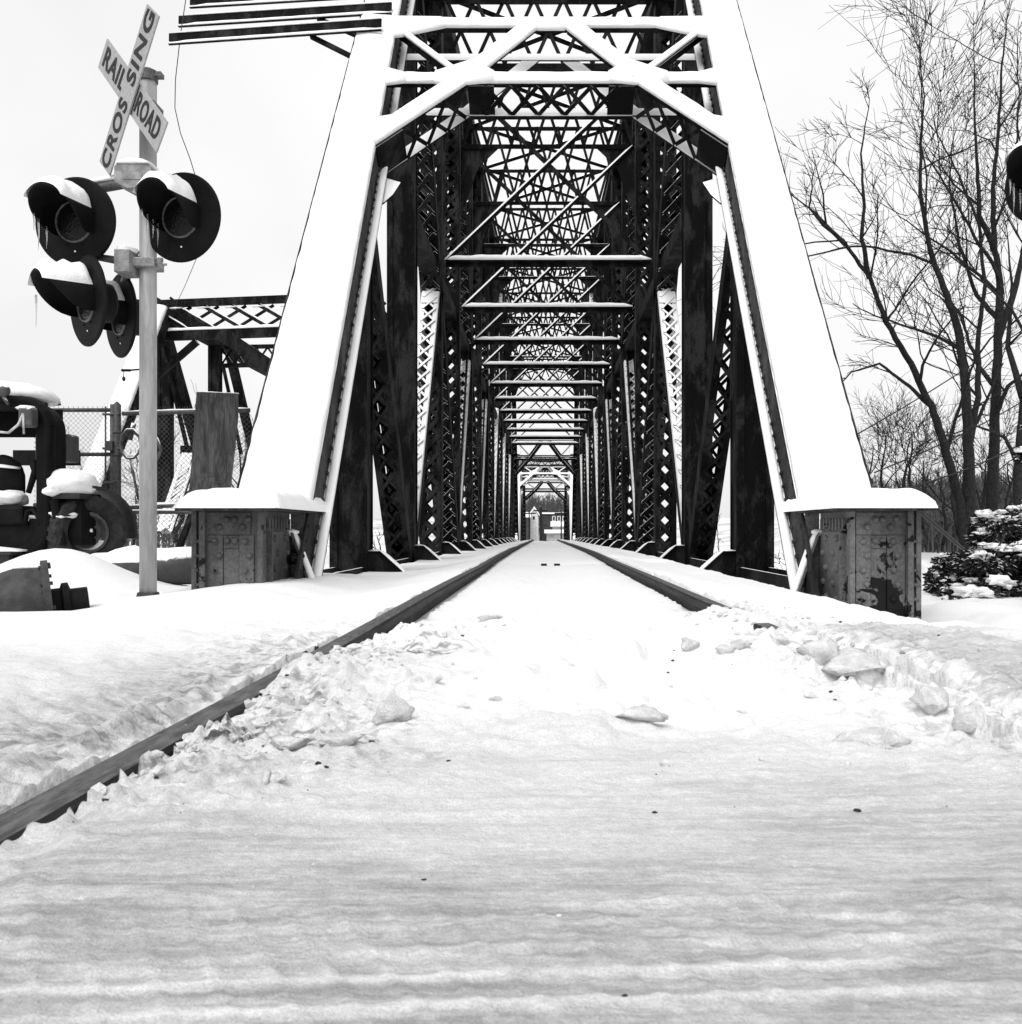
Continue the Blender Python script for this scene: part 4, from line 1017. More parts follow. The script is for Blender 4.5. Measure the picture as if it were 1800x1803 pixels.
# plywood sheet
pw = MB(); NXp, NZp = 8, 16; o = 0
for sd_ in (0, 1):
    for j in range(NZp + 1):
        f = j / NZp
        for i in range(NXp + 1):
            u0 = 328 + (346 - 328) * f ** 0.8; u1 = 402 + (420 - 402) * min(1, f * 1.25)
            p = at(u0 + (u1 - u0) * i / NXp, 905 + (690 - 905) * f + 3 * i / NXp * 1.0, 9.75 + 0.12 * f + 0.07 * math.sin(f * 3.0) + sd_ * 0.016); pw.v.append(tuple(p))
W_ = NXp + 1; A_ = W_ * (NZp + 1)
for j in range(NZp):
    for i in range(NXp):
        q = (j * W_ + i, j * W_ + i + 1, (j + 1) * W_ + i + 1, (j + 1) * W_ + i); pw.f.append(q); pw.f.append(tuple(k + A_ for k in q[::-1]))
for j in range(NZp):
    for i in (0, NXp): pw.f.append((j * W_ + i, (j + 1) * W_ + i, (j + 1) * W_ + i + A_, j * W_ + i + A_))
for i in range(NXp): pw.f.append((NZp * W_ + i, NZp * W_ + i + 1, NZp * W_ + i + 1 + A_, NZp * W_ + i + A_)); pw.f.append((i, i + 1, i + 1 + A_, i + A_))
pl_ = pw.build('plywood_sheet', PLY); tag(pl_, 'warped grey plywood sheet standing behind the left bridge pedestal', 'plywood')
m = MB(); m.snow([at(348, 690, 9.95), at(420, 693, 9.95)], (0, 1, 0), (0, 0, 1), .05, .02, 4, jit=.7); m.build('snow_cover', SNOW, pl_, smooth=True)
m = MB(); m.bar(at(338, 905, 9.9), at(308, 985, 9.3), 0.05, 0.06); m.bar(at(352, 905, 9.9), at(352, 1000, 9.9), 0.16, .03); m.build('prop', STEEL_DRY, pl_)

# pipe under the snow
pp = thing('drain_pipe', 'dark round pipe lying under snow between signal pole and left pedestal', 'pipe', at(300, 1000, 9.0))
p0, p1 = at(170, 1003, 9.2), at(362, 997, 8.6); m = MB(); m.tube([p0, p1], 0.17, 28); m.build('pipe_body', PIPE, pp, smooth=True)
for i in range(3): 
    f = 0.62 + .01 * i; c = p0.lerp(p1, f); m = MB(); m.tube([c, c + Vector((.02, 0, 0))], 0.18, 28); m.build('band', BLACK, pp, smooth=True)
m = MB(); m.snow([p0 + Vector((0, -.02, .05)), p0.lerp(p1, .55) + Vector((0, -.02, .06))], (0, 1, .3), (0, -.3, 1), .33, .16, 2, jit=.15); m.snow([p0.lerp(p1, .5) + Vector((0, 0, .10)), p1 + Vector((0, 0, .11))], (0, 1, 0), (0, 0, 1), .26, .085, 3, jit=.12, endtaper=False); m.build('snow_cover', SNOW, pp, smooth=True)

# cast housing at the left edge
hs = thing('gear_housing', 'round grey cast housing with bolted flange half buried in snow at the left edge', 'machine part', at(45, 1075, 4.9))
c = at(44, 1066, 4.75); ax = Vector((0.86, 0.48, 0.10)).normalized()
m = MB(); m.lathe([(0.001, -.24), (0.06, -.235), (0.11, -.215), (0.15, -.17), (0.18, -.11), (0.197, -.04), (0.20, .03), (0.20, .09)], c, ax, 40); m.build('shell', CAST, hs, smooth=True)
m = MB(); m.lathe([(0.20, .09), (0.225, .09), (0.225, .125), (0.001, .125)], c, ax, 40)
for k in range(10):
    t = k / 10 * 6.283; b_ = ax.orthogonal().normalized(); d_ = ax.cross(b_); q = c + (b_ * math.cos(t) + d_ * math.sin(t)) * .205
    m.tube([q + ax * .08, q + ax * .138], .010, 6)
fl = m.build('flange', CAST, hs)
m = MB(); m.lathe([(0.001, .125), (.10, .125), (.10, .17), (.125, .18), (.125, .21), (.09, .22), (.09, .30), (.075, .30), (.001, .30)], c + Vector((0.0, 0, -.03)), ax, 28); m.build('hub', BLACK, hs, smooth=False)
m = MB(); m.blob(c + ax * .02 + Vector((0.0, -.0, .20)), (.09, .05, .022), 3, .3); m.build('snow_cover', SNOW, hs, smooth=True)

# small loader / tractor
TD = 10.2
tr = thing('loader', 'dark old loader with open round cornered cab and snow on roof, seat and mudguard', 'loader', at(60, 1000, TD))
def T(u, v, dd=0.0): return at(u, v, TD + dd)
def rr_path(cx, cz, w, h, r, y, n=6):
    pts = []
    for (sx, sz, a0) in ((1, 1, 0), (-1, 1, 90), (-1, -1, 180), (1, -1, 270)):
        for k in range(n + 1):
            a = R(a0 + 90 * k / n); pts.append(Vector((cx + sx * (w / 2 - r) + r * math.cos(a), y, cz + sz * (h / 2 - r) + r * math.sin(a))))
    return pts
cl, crr = T(-150, 0).x, T(83, 0).x; zt2, zb2 = T(0, 704).z, T(0, 976).z
def cab_loop(y, r, n=10):
    pts = rr_path((cl + crr) / 2, (zt2 + zb2) / 2, crr - cl, zt2 - zb2, 0.30, y); pts.append(pts[0]); m.tube(pts, r, n, cap=False)
m = MB(); cab_loop(TD, 0.045); cab_loop(TD + 0.06, 0.055)

lo_ = rr_path((cl + crr) / 2, (zt2 + zb2) / 2, crr - cl, zt2 - zb2, 0.32, TD - .02, 8); li_ = rr_path((cl + crr) / 2, (zt2 + zb2) / 2, crr - cl - .22, zt2 - zb2 - .16, 0.24, TD - .02, 8)
o_ = len(m.v); n_ = len(lo_)
for dy_ in (0, .42):
    m.v += [(p.x, p.y + dy_, p.z) for p in lo_] + [(p.x, p.y + dy_, p.z) for p in li_]
for k in range(n_):
    k2 = (k + 1) % n_; a, b, c_, d_ = o_ + k, o_ + n_ + k, o_ + 2 * n_ + k, o_ + 3 * n_ + k; a2, b2, c2, d2 = o_ + k2, o_ + n_ + k2, o_ + 2 * n_ + k2, o_ + 3 * n_ + k2
    m.f += [(a, a2, b2, b), (c_, d_, d2, c2), (a, c_, c2, a2), (b, b2, d2, d_)]
cab = m.build('cab_frame', BLACK, tr)
m = MB(); m.rng(cl + .1, crr - .16, TD + .6, TD + .64, T(0, 760).z, zt2 - .03); m.rng(T(50, 0).x, crr - .14, TD + .5, TD + .6, zb2 + .1, T(0, 830).z); m.build('back_panel', BLACK, tr)
m = MB(); m.rng(cl + .2, crr - .3, TD + .06, TD + .6, zt2 - .02, zt2 + .06); m.build('roof', PAINT_DK, tr, bevel=.03)
m = MB(); m.blob(((cl + crr) / 2 - .1, TD + .45, zt2 + .05), ((crr - cl) / 2 - .05, .6, .24), 5, .12, sub=3, flat=0); m.build('snow_cover', SNOW, cab, smooth=True)
m = MB(); m.rng(cl + .1, crr - .09, TD + .03, TD + .06, zb2 + .04, zb2 + .40); m.rng(cl + .1, crr - .12, TD + .2, TD + .9, zb2 + .0, zb2 + .08); m.build('lower_panel', BLACK, tr)
m = MB(); m.rng(T(12, 0).x, T(73, 0).x, TD + .55, TD + .85, T(0, 806).z, T(0, 753).z); m.build('instrument_box', PAINT_MID, tr, bevel=.03)
m = MB(); m.rng(T(-60, 0).x, T(66, 0).x, TD + .9, TD + .95, T(0, 806).z - .02, T(0, 780).z); m.build('rear_panel', PAINT_DK, tr)
# work lamp hanging in the opening, with hose
m = MB(); m.box(T(50, 735, -.12), (.16, .15, .22)); wl = m.build('work_lamp', PAINT_MID, tr, bevel=.03)
m = MB(); m.blob(T(45, 718, -.12), (.10, .08, .03), 1, .3); m.build('snow_cover', SNOW, wl, smooth=True)
m = MB(); m.tube([T(-5, 760, -.15), T(15, 762, -.18), T(32, 748, -.2), T(41, 728, -.2)], .014, 8); m.tube([T(41, 728, -.2), T(42, 764, -.2)], .011, 8); m.build('hose', simple('frosted hose', .3, .6, 12, .7), tr, smooth=True)
m = MB(); m.tube([T(6, 700, -.1), T(15, 712, -.1)], .02, 8); m.lathe([(.001, .05), (.05, .045), (.075, .01), (.07, -.04), (.001, -.06)], T(4, 687, -.15), (0, -1, .1), 20); m.build('head_lamp', PAINT_MID, tr, smooth=True)
m = MB(); m.blob(T(5, 850, .4), (.26, .10, .34), 3, .08, 3); st_ = m.build('seat_back', BLACK, tr, smooth=True)
m = MB(); m.snow([T(-18, 822, .36), T(34, 826, .36)], (0, 1, 0), (0, 0, 1), .18, .07, 3); m.blob(T(8, 878, .15), (.24, .2, .10), 5, .35, 3); m.build('snow_cover', SNOW, st_, smooth=True)
m = MB(); m.rng(T(-30, 0).x, T(42, 0).x, TD - .02, TD + .5, T(0, 925).z, T(0, 890).z); m.build('seat_cushion', BLACK, tr, bevel=.04)
m = MB(); m.tube([T(50, 868, .1), T(62, 830, .1), T(58, 812, .1)], [.03, .04, .05], 8); m.tube([T(44, 925, 0), T(48, 900, 0), T(58, 897, 0), T(68, 912, 0), T(70, 925, 0)], .025, 8); m.build('lever', BLACK, tr, smooth=True)
m = MB(); m.blob(T(58, 915, .2), (.12, .2, .06), 7, .2); m.build('floor_snow', SNOW, tr, smooth=True)
# mirror beside the cab
m = MB(); m.box(T(93, 800, .5), (.10, .08, .34)); m.lathe([(.06, .0), (.075, .03), (.05, .05), (.001, .05)], T(95, 788, .42), (.5, -.8, 0), 18); m.build('side_lamp', PAINT_DK, tr, bevel=.02)
# wheel, mudguard
wc = T(150, 938, .35); wr = 0.44; wa = Vector((0.82, -0.57, 0)).normalized()
m = MB(); m.lathe([(.27, -.13), (.36, -.17), (.42, -.15), (wr, -.10), (wr, .10), (.42, .15), (.36, .17), (.27, .13), (.24, .06), (.24, -.06), (.27, -.13)], wc, wa, 44)
u_ = Vector((0, 0, 1)); v_ = wa.cross(u_)
for k in range(26):
    t = k / 26 * 6.283; dd = u_ * math.cos(t) + v_ * math.sin(t); tt = wa.cross(dd)
    m.bar(wc + dd * (wr + .0) + wa * .01, wc + dd * (wr - .03) + wa * .15 + tt * .05, .045, .03, side=tt); m.bar(wc + dd * (wr + .0) - wa * .01 + tt * .03, wc + dd * (wr - .03) - wa * .15 + tt * .08, .045, .03, side=tt)
wh = thing('wheel', None, None); wh.parent = tr; wh.location = (0, 0, 0)
ty = m.build('tyre', RUBBER, wh)
m = MB(); m.lathe([(.245, .05), (.23, .10), (.20, .09), (.18, .02), (.08, .0), (.07, .05), (.001, .05)], wc, wa, 32)
for k in range(6):
    t = k / 6 * 6.283; q = wc + (u_ * math.cos(t) + v_ * math.sin(t)) * .12; m.tube([q, q + wa * .04], .014, 6)
m.build('rim', PAINT_MID, wh, smooth=False)
m = MB(); m.blob(wc + wa * .06 + Vector((0, 0, .03)), (.05, .04, .03), 3, .4); m.build('snow_cover', SNOW, wh, smooth=True)
m = MB(); o = 0; K = 16
for side_ in (-.19, .19):
    for rr_ in (wr + .07, wr + .10):
        for k in range(K + 1):
            a = R(-8 + 120 * k / K); m.v.append(tuple(wc + (u_ * math.sin(a) - v_ * math.cos(a)) * rr_ + wa * side_))
for k in range(K):
    a, b, c_, d_ = k, K + 1 + k, 2 * (K + 1) + k, 3 * (K + 1) + k
    m.f += [(a, a + 1, b + 1, b), (c_, d_, d_ + 1, c_ + 1), (a, c_, c_ + 1, a + 1), (b, b + 1, d_ + 1, d_)]
m.f += [(0, K + 1, 3 * (K + 1), 2 * (K + 1)), (K, 2 * (K + 1) - 1, 4 * (K + 1) - 1, 3 * (K + 1) - 1)]
m.rng(T(90, 0).x, T(140, 0).x, TD - .0, TD + .5, T(0, 878).z, T(0, 868).z); mg = m.build('mudguard', PAINT_DK, tr)
m = MB(); m.blob(T(124, 852, .25), (.27, .33, .17), 9, .16, 3); m.blob(T(110, 865, .2), (.17, .3, .08), 4, .2, 3); m.build('snow_cover', SNOW, mg, smooth=True)
m = MB(); m.rng(T(84, 0).x, T(135, 0).x, TD + .1, TD + .6, T(0, 960).z, T(0, 880).z); m.tube([T(95, 880, .0), T(110, 960, .0)], .05, 10); m.build('engine_body', BLACK, tr)
m = MB(); m.blob(T(112, 908, .12), (.15, .15, .05), 12, .6, 3); m.build('body_snow', SNOW, tr, smooth=True)
m = MB(); m.rng(T(-40, 0).x, T(42, 0).x, TD - .25, TD + .05, T(0, 976).z, T(0, 970).z); m.rng(T(18, 0).x, T(34, 0).x, TD - .2, TD - .12, T(0, 1008).z, T(0, 976).z); m.rng(T(-10, 0).x, T(4, 0).x, TD - .2, TD - .12, T(0, 1015).z, T(0, 976).z); m.rng(T(-60, 0).x, T(80, 0).x, TD + .1, TD + .6, T(0, 1030).z, T(0, 978).z); sp = m.build('step', PAINT_DK, tr)
m = MB(); m.snow([T(-40, 971, -.1), T(42, 971, -.1)], (0, 1, 0), (0, 0, 1), .26, .055, 2); m.build('snow_cover', SNOW, sp, smooth=True)
# hanging wires
def wire(name, pts, r, label):
    m = MB(); m.tube([at(*p) for p in pts], r, 5); return tag(m.build(name, CABLE, smooth=True), label, 'cable')
wire('loose_wire', [(330, -20, 12), (318, 60, 12), (309, 140, 12), (308, 190, 12), (318, 235, 12), (335, 280, 12), (350, 330, 12.5), (356, 400, 14), (346, 455, 16), (325, 505, 18), (308, 540, 19.8)], 0.006, 'thin loose wire hanging from the upper arms down to the lower lattice bridge')

# ================================================================ TREES
def grow(mb, p, d, L, r, lev, rg, maxlev, up=0.25, wob=0.16, nsub=(3, 5), twig=0.006):
    n = max(3, int(L / (0.22 if lev < 2 else 0.15))) if lev < 3 else 4
    pts = [Vector(p)]; d = Vector(d).normalized(); rad = [r]; q = Vector(p)
    for i in range(n):
        d = (d + Vector((rg.gauss(0, wob), rg.gauss(0, wob), rg.gauss(0, wob) + up * 0.12))).normalized()
        q = q + d * (L / n); pts.append(q.copy()); rad.append(max(twig * 0.6, r * (1 - 0.72 * (i + 1) / n)))
    mb.tube(pts, rad, 7 if lev == 0 else (5 if lev < 2 else 3), cap=lev < 2)
    branches(mb, pts, rad, L, lev, rg, maxlev, up, wob, nsub, twig)
def branches(mb, pts, rad, L, lev, rg, maxlev, up=0.25, wob=0.16, nsub=(3, 5), twig=0.006, lo=0.25, lens=(0.38, 0.66)):
    if lev >= maxlev: return
    k = rg.randint(*nsub) + (2 if lev == 0 else 0)
    if lev == 0: k = max(3, min(k, int(L * 1.5)))
    else: k = min(k + 2, max(2, int(L * 7)))
    for j in range(k):
        t = lo + (1 - lo) * (j + rg.random()) / k; i = min(len(pts) - 2, int(t * (len(pts) - 1)))
        dd = (pts[i + 1] - pts[i]).normalized(); a = dd.orthogonal().normalized(); b = dd.cross(a); ph = rg.random() * 6.283
        ang = R(rg.uniform(30, 62) if lev < 2 else rg.uniform(25, 50)); nd = dd * math.cos(ang) + (a * math.cos(ph) + b * math.sin(ph)) * math.sin(ang); nd.z += up * 0.5
        grow(mb, pts[i], nd, L * rg.uniform(*lens), max(twig, rad[i] * rg.uniform(0.45, 0.65)), lev + 1, rg, maxlev, up, wob, nsub, twig)
def stem_tree(name, label, stems, d0, seed, group, maxlev=4, nsub=(3, 4), mat=None, twig=0.006, cat='tree'):
    rg = random.Random(seed); base = at(*stems[0][0][0][:2], d0); base.z -= 0.3
    t = thing(name, label, cat, base, group)
    tk = MB(); cr = MB()
    for pts, r0, r1 in stems:
        P_ = []; 
        for q in pts:
            P_.append(at(q[0], q[1], d0 + (q[2] if len(q) > 2 else 0)))
        # smooth the hand laid line
        L_ = []
        for i in range(len(P_) - 1):
            for k in range(5):
                f = k / 5; L_.append(P_[i].lerp(P_[i + 1], f) + Vector((rg.gauss(0, .008), rg.gauss(0, .012), 0)))
        L_.append(P_[-1]); rad = [r0 + (r1 * .7 - r0) * (i / (len(L_) - 1)) ** 0.75 for i in range(len(L_))]
        tk.tube(L_, rad, 9); tot = sum((L_[i + 1] - L_[i]).length for i in range(len(L_) - 1))
        for q_ in range(2):
            dd_ = (L_[-1] - L_[-4]).normalized() + Vector((rg.gauss(0, .25), rg.gauss(0, .25), .1)); grow(cr, L_[-1], dd_, min(1.3, tot * .2), rad[-1] * .95, 1, rg, maxlev, .2, .10, nsub, twig)
        branches(cr, L_, rad, tot * 0.60, 0, rg, maxlev, 0.22, 0.11, nsub, twig, lo=0.22, lens=(0.35, 0.68))
    tk.build('trunk', mat or BARK, t, smooth=True, recalc=False); cr.build('crown', mat or BARK, t, smooth=True, recalc=False)
    return t
g_ = 'bare trees right of the bridge'
stem_tree('bare_tree', 'tall many stemmed bare tree with one stem leaning left, behind the right pedestal', [
    ([(1702, 985), (1690, 880), (1662, 780, -.3), (1640, 715, -.5), (1604, 640, -.7), (1560, 565, -.9), (1532, 490, -1.0), (1490, 430, -1.1), (1455, 395, -1.1)], .105, .03),
    ([(1706, 990), (1708, 860), (1704, 720), (1690, 590), (1668, 520), (1640, 450), (1620, 340), (1622, 240), (1628, 170)], .13, .018),
    ([(1702, 880, .0), (1706, 790, .1), (1722, 700, .3), (1722, 600, .5), (1735, 500, .6), (1725, 400, .7), (1690, 310, .8), (1650, 235, .8)], .085, .016),
    ([(1532, 490, -1.0), (1518, 420, -1.2), (1522, 350, -1.3), (1516, 270, -1.3), (1530, 190, -1.3)], .05, .012),
    ([(1490, 430, -1.1), (1450, 395, -1.2), (1425, 365, -1.2), (1432, 310, -1.2)], .045, .012),
    ([(1640, 715, -.4), (1600, 680, -.2), (1550, 640), (1500, 655, .2), (1475, 680, .3)], .045, .012),
], 17.0, 5, g_, nsub=(4, 6), maxlev=3, twig=.0065)
stem_tree('bare_tree', 'bare tree with a straight thick trunk rising highest at the right edge', [
    ([(1745, 975), (1748, 860), (1752, 740), (1757, 600), (1762, 500), (1752, 440), (1748, 350), (1757, 250), (1765, 130), (1772, 40)], .14, .016),
    ([(1757, 600, .2), (1790, 500, .4), (1806, 420, .6), (1830, 300, .8), (1845, 180, .9)], .085, .016),
    ([(1752, 440, 0), (1725, 380, -.3), (1722, 300, -.4), (1716, 200, -.4), (1715, 90, -.4)], .07, .012),
    ([(1750, 740, 0), (1775, 680, -.4), (1812, 650, -.6), (1860, 590, -.7)], .06, .015),
    ([(1757, 560, 0), (1720, 520, .4), (1690, 430, .8), (1672, 330, 1.0), (1680, 220, 1.1)], .06, .012),
], 18.5, 12, g_, nsub=(4, 6), maxlev=3, twig=.0065)
stem_tree('bare_tree', 'slender bare tree reaching out of frame right of the thick trunk', [
    ([(1800, 985), (1792, 850), (1800, 720), (1815, 600), (1822, 480), (1812, 360), (1790, 260), (1796, 160)], .10, .016),
    ([(1800, 700), (1775, 610, .3), (1782, 520, .5), (1775, 420, .6)], .07, .015),
    ([(1795, 820), (1770, 770, -.3), (1720, 750, -.5), (1660, 770, -.6)], .045, .012),
], 16.0, 21, g_, nsub=(4, 6), maxlev=3, twig=.0065)
def small_tree(u, v, d, h, seed, label, group, mat=BARK, spread=1.0, maxlev=3, twig=0.012):
    rg = random.Random(seed); b = at(u, v, d); b.z -= 0.4; t = thing('bare_tree' if h > 3 else 'bare_shrub', label, 'tree' if h > 3 else 'shrub', b, group)
    tk = MB(); cr = MB(); pts = [b.copy()]; q = b.copy(); n = 8; rad = [h * .016]
    for i in range(n):
        q = q + Vector((rg.gauss(0, .04) * h * .4, rg.gauss(0, .04) * h * .4, h * .62 / n)); pts.append(q.copy()); rad.append(h * .016 * (1 - .8 * (i + 1) / n))
    tk.tube(pts, rad, 7); branches(cr, pts, rad, h * .62, 0, rg, maxlev,   .3, .15, (5, 7), twig, lo=.28, lens=(.45, .75))
    tk.build('trunk', mat, t, smooth=True, recalc=False); cr.build('crown', mat, t, smooth=True, recalc=False)
g2 = 'small bare trees on the right bank'
for i, (u, v, d, h, lab) in enumerate(((1590, 905, 30, 5.0, 'small dense bare tree just right of the right end post, lower than its neighbours'), (1560, 900, 36, 5.4, 'thin bare tree half hidden by the snowy right end post'), (1625, 915, 38, 4.6, 'short bare tree between the right pedestal and the leaning stem'), (1660, 940, 32, 4.2, 'low scrubby bare tree at the foot of the leaning stem'), (1775, 960, 26, 4.5, 'low bare tree behind the snowy evergreen at the right edge'), (1535, 905, 44, 6.0, 'faint bare tree rising beside the right end post edge'), (1610, 900, 27, 4.2, 'bushy bare tree directly above the outer end of the right pedestal cap'), (1690, 920, 28, 5.0, 'twiggy bare tree behind the forked foot of the tallest tree'), (1730, 930, 30, 5.4, 'dense bare tree between the two thickest trunks'))):
    small_tree(u, v, d, h, 40 + i, lab, g2, BARK, maxlev=3, twig=0.009)
g3 = 'bare trees behind the fence'
for i, (u, v, d, h, lab) in enumerate(((125, 930, 34, 4.2, 'crooked bare tree seen through the gate mesh'), (310, 935, 30, 5.2, 'bare tree behind the fence beside the plywood sheet'), (262, 940, 36, 4.6, 'bare tree behind the fence and signal pole'), (432, 915, 40, 6.0, 'bare twiggy tree between plywood sheet and snowy left end post'), (235, 945, 40, 4.0, 'low bare tree behind the coil of cable'))):
    small_tree(u, v, d, h, 70 + i, lab, g3, BARK, maxlev=3, twig=0.010)

g4 = 'brush seen between the bridge posts'
for i, (u, v, d, h, lab) in enumerate(((1388, 1020, 15, 1.5, 'low dark brush showing between the right end post and the first post'), (1270, 1000, 20, 1.6, 'low brush behind the lattice right of the second right hand post'), (560, 1000, 19, 1.6, 'low brush showing behind the left pedestal and end post'), (668, 985, 20, 1.5, 'low brush between the first and second left hand posts'))):
    small_tree(u, v, d, h, 140 + i, lab, g4, BARK, maxlev=3, twig=0.007)
# snowy evergreen
def evergreen(u, v, d, rx, h, seed, label, nleaf=5200):
    rg = random.Random(seed); b = at(u, v, d); t = thing('evergreen_bush', label, 'bush', b, 'evergreens at the right edge')
    lf = MB(); sn2 = MB(); st2 = MB(); st2.tube([b, b + Vector((0, 0, h * .8))], [.06, .02], 7)
    lobes = []
    for i in range(36):
        f = rg.random() ** 1.1; a = rg.random() * 6.283; rr_ = rx * (1 - .75 * f) * rg.uniform(.45, 1.0)
        c_ = b + Vector((math.cos(a) * rr_, math.sin(a) * rr_ * .8, h * (-0.12 + 1.0 * f))); s_ = rx * rg.uniform(.22, .40) * (1 - .35 * f); lobes.append((c_, s_))
        st2.tube([b + Vector((0, 0, h * f * .6)), c_], [.02, .008], 4)
    for c_, s_ in lobes:
        for k in range(nleaf // 36):
            w_ = Vector((rg.gauss(0, 1), rg.gauss(0, 1), rg.gauss(0, .62))); w_ = w_.normalized() * (rg.random() ** .4); p = c_ + Vector((w_.x * s_, w_.y * s_, w_.z * s_ * .75))
            dd = (w_ + Vector((rg.gauss(0, .4), rg.gauss(0, .4), rg.gauss(0, .4) - .1))).normalized(); e = dd.orthogonal().normalized(); e = Matrix.Rotation(rg.random() * 6.28, 3, dd) @ e
            L_ = rg.uniform(.025, .06); ww = L_ * .16
            lf.add([p - e * ww, p + dd * L_ * .6 - e * ww * 1.2, p + dd * L_, p + dd * L_ * .6 + e * ww * 1.2, p + e * ww], [(0, 1, 2, 3, 4)])
        for k in range(4):
            ox, oy = rg.gauss(0, .42) * s_, rg.gauss(0, .4) * s_ - .25 * s_
            sn2.blob(c_ + Vector((ox, oy, s_ * (.62 - .25 * abs(ox) / s_ + rg.gauss(0, .12)))), (s_ * rg.uniform(.22, .5), s_ * rg.uniform(.22, .45), s_ * rg.uniform(.10, .20)), rg.randint(0, 99), .85, 3)
    st2.build('trunk', BARK, t); lf.build('foliage', LEAF, t, recalc=False); sn2.build('snow_cover', SNOW, t, smooth=True)
evergreen(1785, 1085, 8.6, .85, 1.05, 3, 'large dark evergreen bush sagging under snow at the right edge', 26000)
evergreen(1672, 1062, 9.0, .36, .5, 8, 'small low evergreen bush with snow beside the right pedestal', 9000)
evergreen(1862, 1000, 10.0, .7, 2.0, 11, 'taller dark evergreen behind the sagging bush at the right edge', 16000)

# cables across the right side
for (a, b, lab) in (((1500, 770, 20), (1830, 560, 24), 'upper thin cable crossing behind the bare trees on the right'), ((1540, 832, 18), (1830, 690, 22), 'middle slanting cable behind the bare trees on the right'), ((1590, 862, 16), (1830, 765, 18), 'lowest slanting cable running right from above the pedestal')):
    m = MB(); a_, b_ = at(*a), at(*b); m.tube([a_.lerp(b_, k / 8) + Vector((0, 0, -.10 * math.sin(math.pi * k / 8))) for k in range(9)], 0.016, 5); tag(m.build('guy_cable', CABLE, smooth=True), lab, 'cable', 'cables right of the bridge')
m = MB(); m.tube([at(1625, 905, 9), at(1700, 970, 10.5)], 0.02, 6); tag(m.build('guy_rod', CABLE), 'dark rod slanting down to the right from the right pedestal cap', 'rod')

# far wood on the hill, too many to count
fw = MB(); rg = random.Random(99)
def far_tree(x, y, h, dense=1):
    z = farzf(x, y) - .3; b = Vector((x, y, z)); fw.tube([b, b + Vector((rg.gauss(0, .2), 0, h))], [h * .018 + .05, .04], 3, cap=False)
    for k in range(int(9 * dense)):
        f = rg.uniform(.25, .95); a = rg.random() * 6.28; L_ = h * rg.uniform(.18, .38) * (1.15 - f * .6); p = b + Vector((0, 0, h * f)); q = p + Vector((math.cos(a) * L_ * .55, math.sin(a) * L_ * .55, L_ * .8))
        fw.tube([p, q], [.07, .03], 3, cap=False)
        for j in range(3):
            w_ = p.lerp(q, rg.uniform(.3, .9)); fw.tube([w_, w_ + Vector((rg.gauss(0, .3) * L_, rg.gauss(0, .3) * L_, L_ * .45))], [.045, .02], 3, cap=False)
for i in range(520):
    y = rg.uniform(215, 345); x = rg.uniform(-9, 13) * y / 250; far_tree(x, y, rg.uniform(4, 7.5))
for i in range(700):
    y = rg.uniform(105, 300); x = y * rg.uniform(.33, .56); far_tree(x, y, rg.uniform(4, 7.5), .8)
for i in range(900):
    y = rg.uniform(96, 135); x = y * rg.uniform(.34, .56); far_tree(x, y, rg.uniform(2.5, 6), .9)
for i in range(420):
    y = rg.uniform(105, 300); x = -y * rg.uniform(.30, .58); far_tree(x, y, rg.uniform(3, 5.0), .8)
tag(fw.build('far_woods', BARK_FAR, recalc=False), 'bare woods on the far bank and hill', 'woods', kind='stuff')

# ================================================================ TOWN BEYOND THE BRIDGE
BRICK = simple('dark brick', 0.03, 0.06, 3, 0.8); WHITEW = simple('white boards', .6, .75, 3, .7); GREYW = simple('grey siding', .28, .4, 3, .7); GLASSD = simple('dark window glass', .01, .02, 3, .2)
def house(name, label, u0, u1, v0, v1, d, depth, wall, roofh, gable=False, wins=(), winmat=GLASSD, trim=WHITEW, door=None):
    p0, p1 = at(u0, v1, d), at(u1, v0, d); t = thing(name, label, 'building', (p0.x, d, p0.z), 'town buildings beyond the bridge'); m = MB()
    zb3 = min(p0.z, farzf((p0.x + p1.x) / 2, d)) - .6; m.rng(p0.x, p1.x, d, d + depth, zb3, p1.z); xm = (p0.x + p1.x) / 2
    if gable: m.prism([(p0.x, d + .01, p1.z), (p1.x, d + .01, p1.z), (xm, d + .01, p1.z + roofh)], (0, depth - .02, 0))
    m.build('wall', wall, t); m = MB()
    if gable:
        for s in (-1, 1):
            xe = p0.x if s < 0 else p1.x; m.prism([(xm, d - .3, p1.z + roofh + .05), (xe + s * .3, d - .3, p1.z - .2), (xe + s * .3, d - .3, p1.z + .1), (xm, d - .3, p1.z + roofh + .4)], (0, depth + .6, 0))
    else: m.prism([(p0.x - .3, d - .35, p1.z), (p0.x - .3, d + depth + .3, p1.z), (p0.x - .3, d + depth + .3, p1.z + roofh * .6), (p0.x - .3, d + depth * .5, p1.z + roofh), (p0.x - .3, d - .35, p1.z + .25)], (p1.x - p0.x + .6, 0, 0))
    m.build('roof', SNOW, t)
    for (a, b, c_, e) in wins:
        q0, q1 = at(a, e, d), at(b, c_, d); m = MB(); m.rng(q0.x - .15, q1.x + .15, d - .08, d, q0.z - .12, q1.z + .15); f = m.build('window', trim, t); m = MB(); m.rng(q0.x, q1.x, d - .12, d - .08, q0.z, q1.z); m.build('pane', winmat, f)
    if door:
        q0, q1 = at(door[0], door[3], d), at(door[1], door[2], d); m = MB(); m.rng(q0.x, q1.x, d - .1, d, q0.z, q1.z); m.build('door', GREYW, t)
house('brick_building', 'long dark brick building with arched white trimmed windows in the middle distance', 954, 1004, 905, 930, 150, 14, BRICK, .35, wins=((974, 977, 910, 916), (983, 986, 910, 916), (992, 995, 910, 916)))
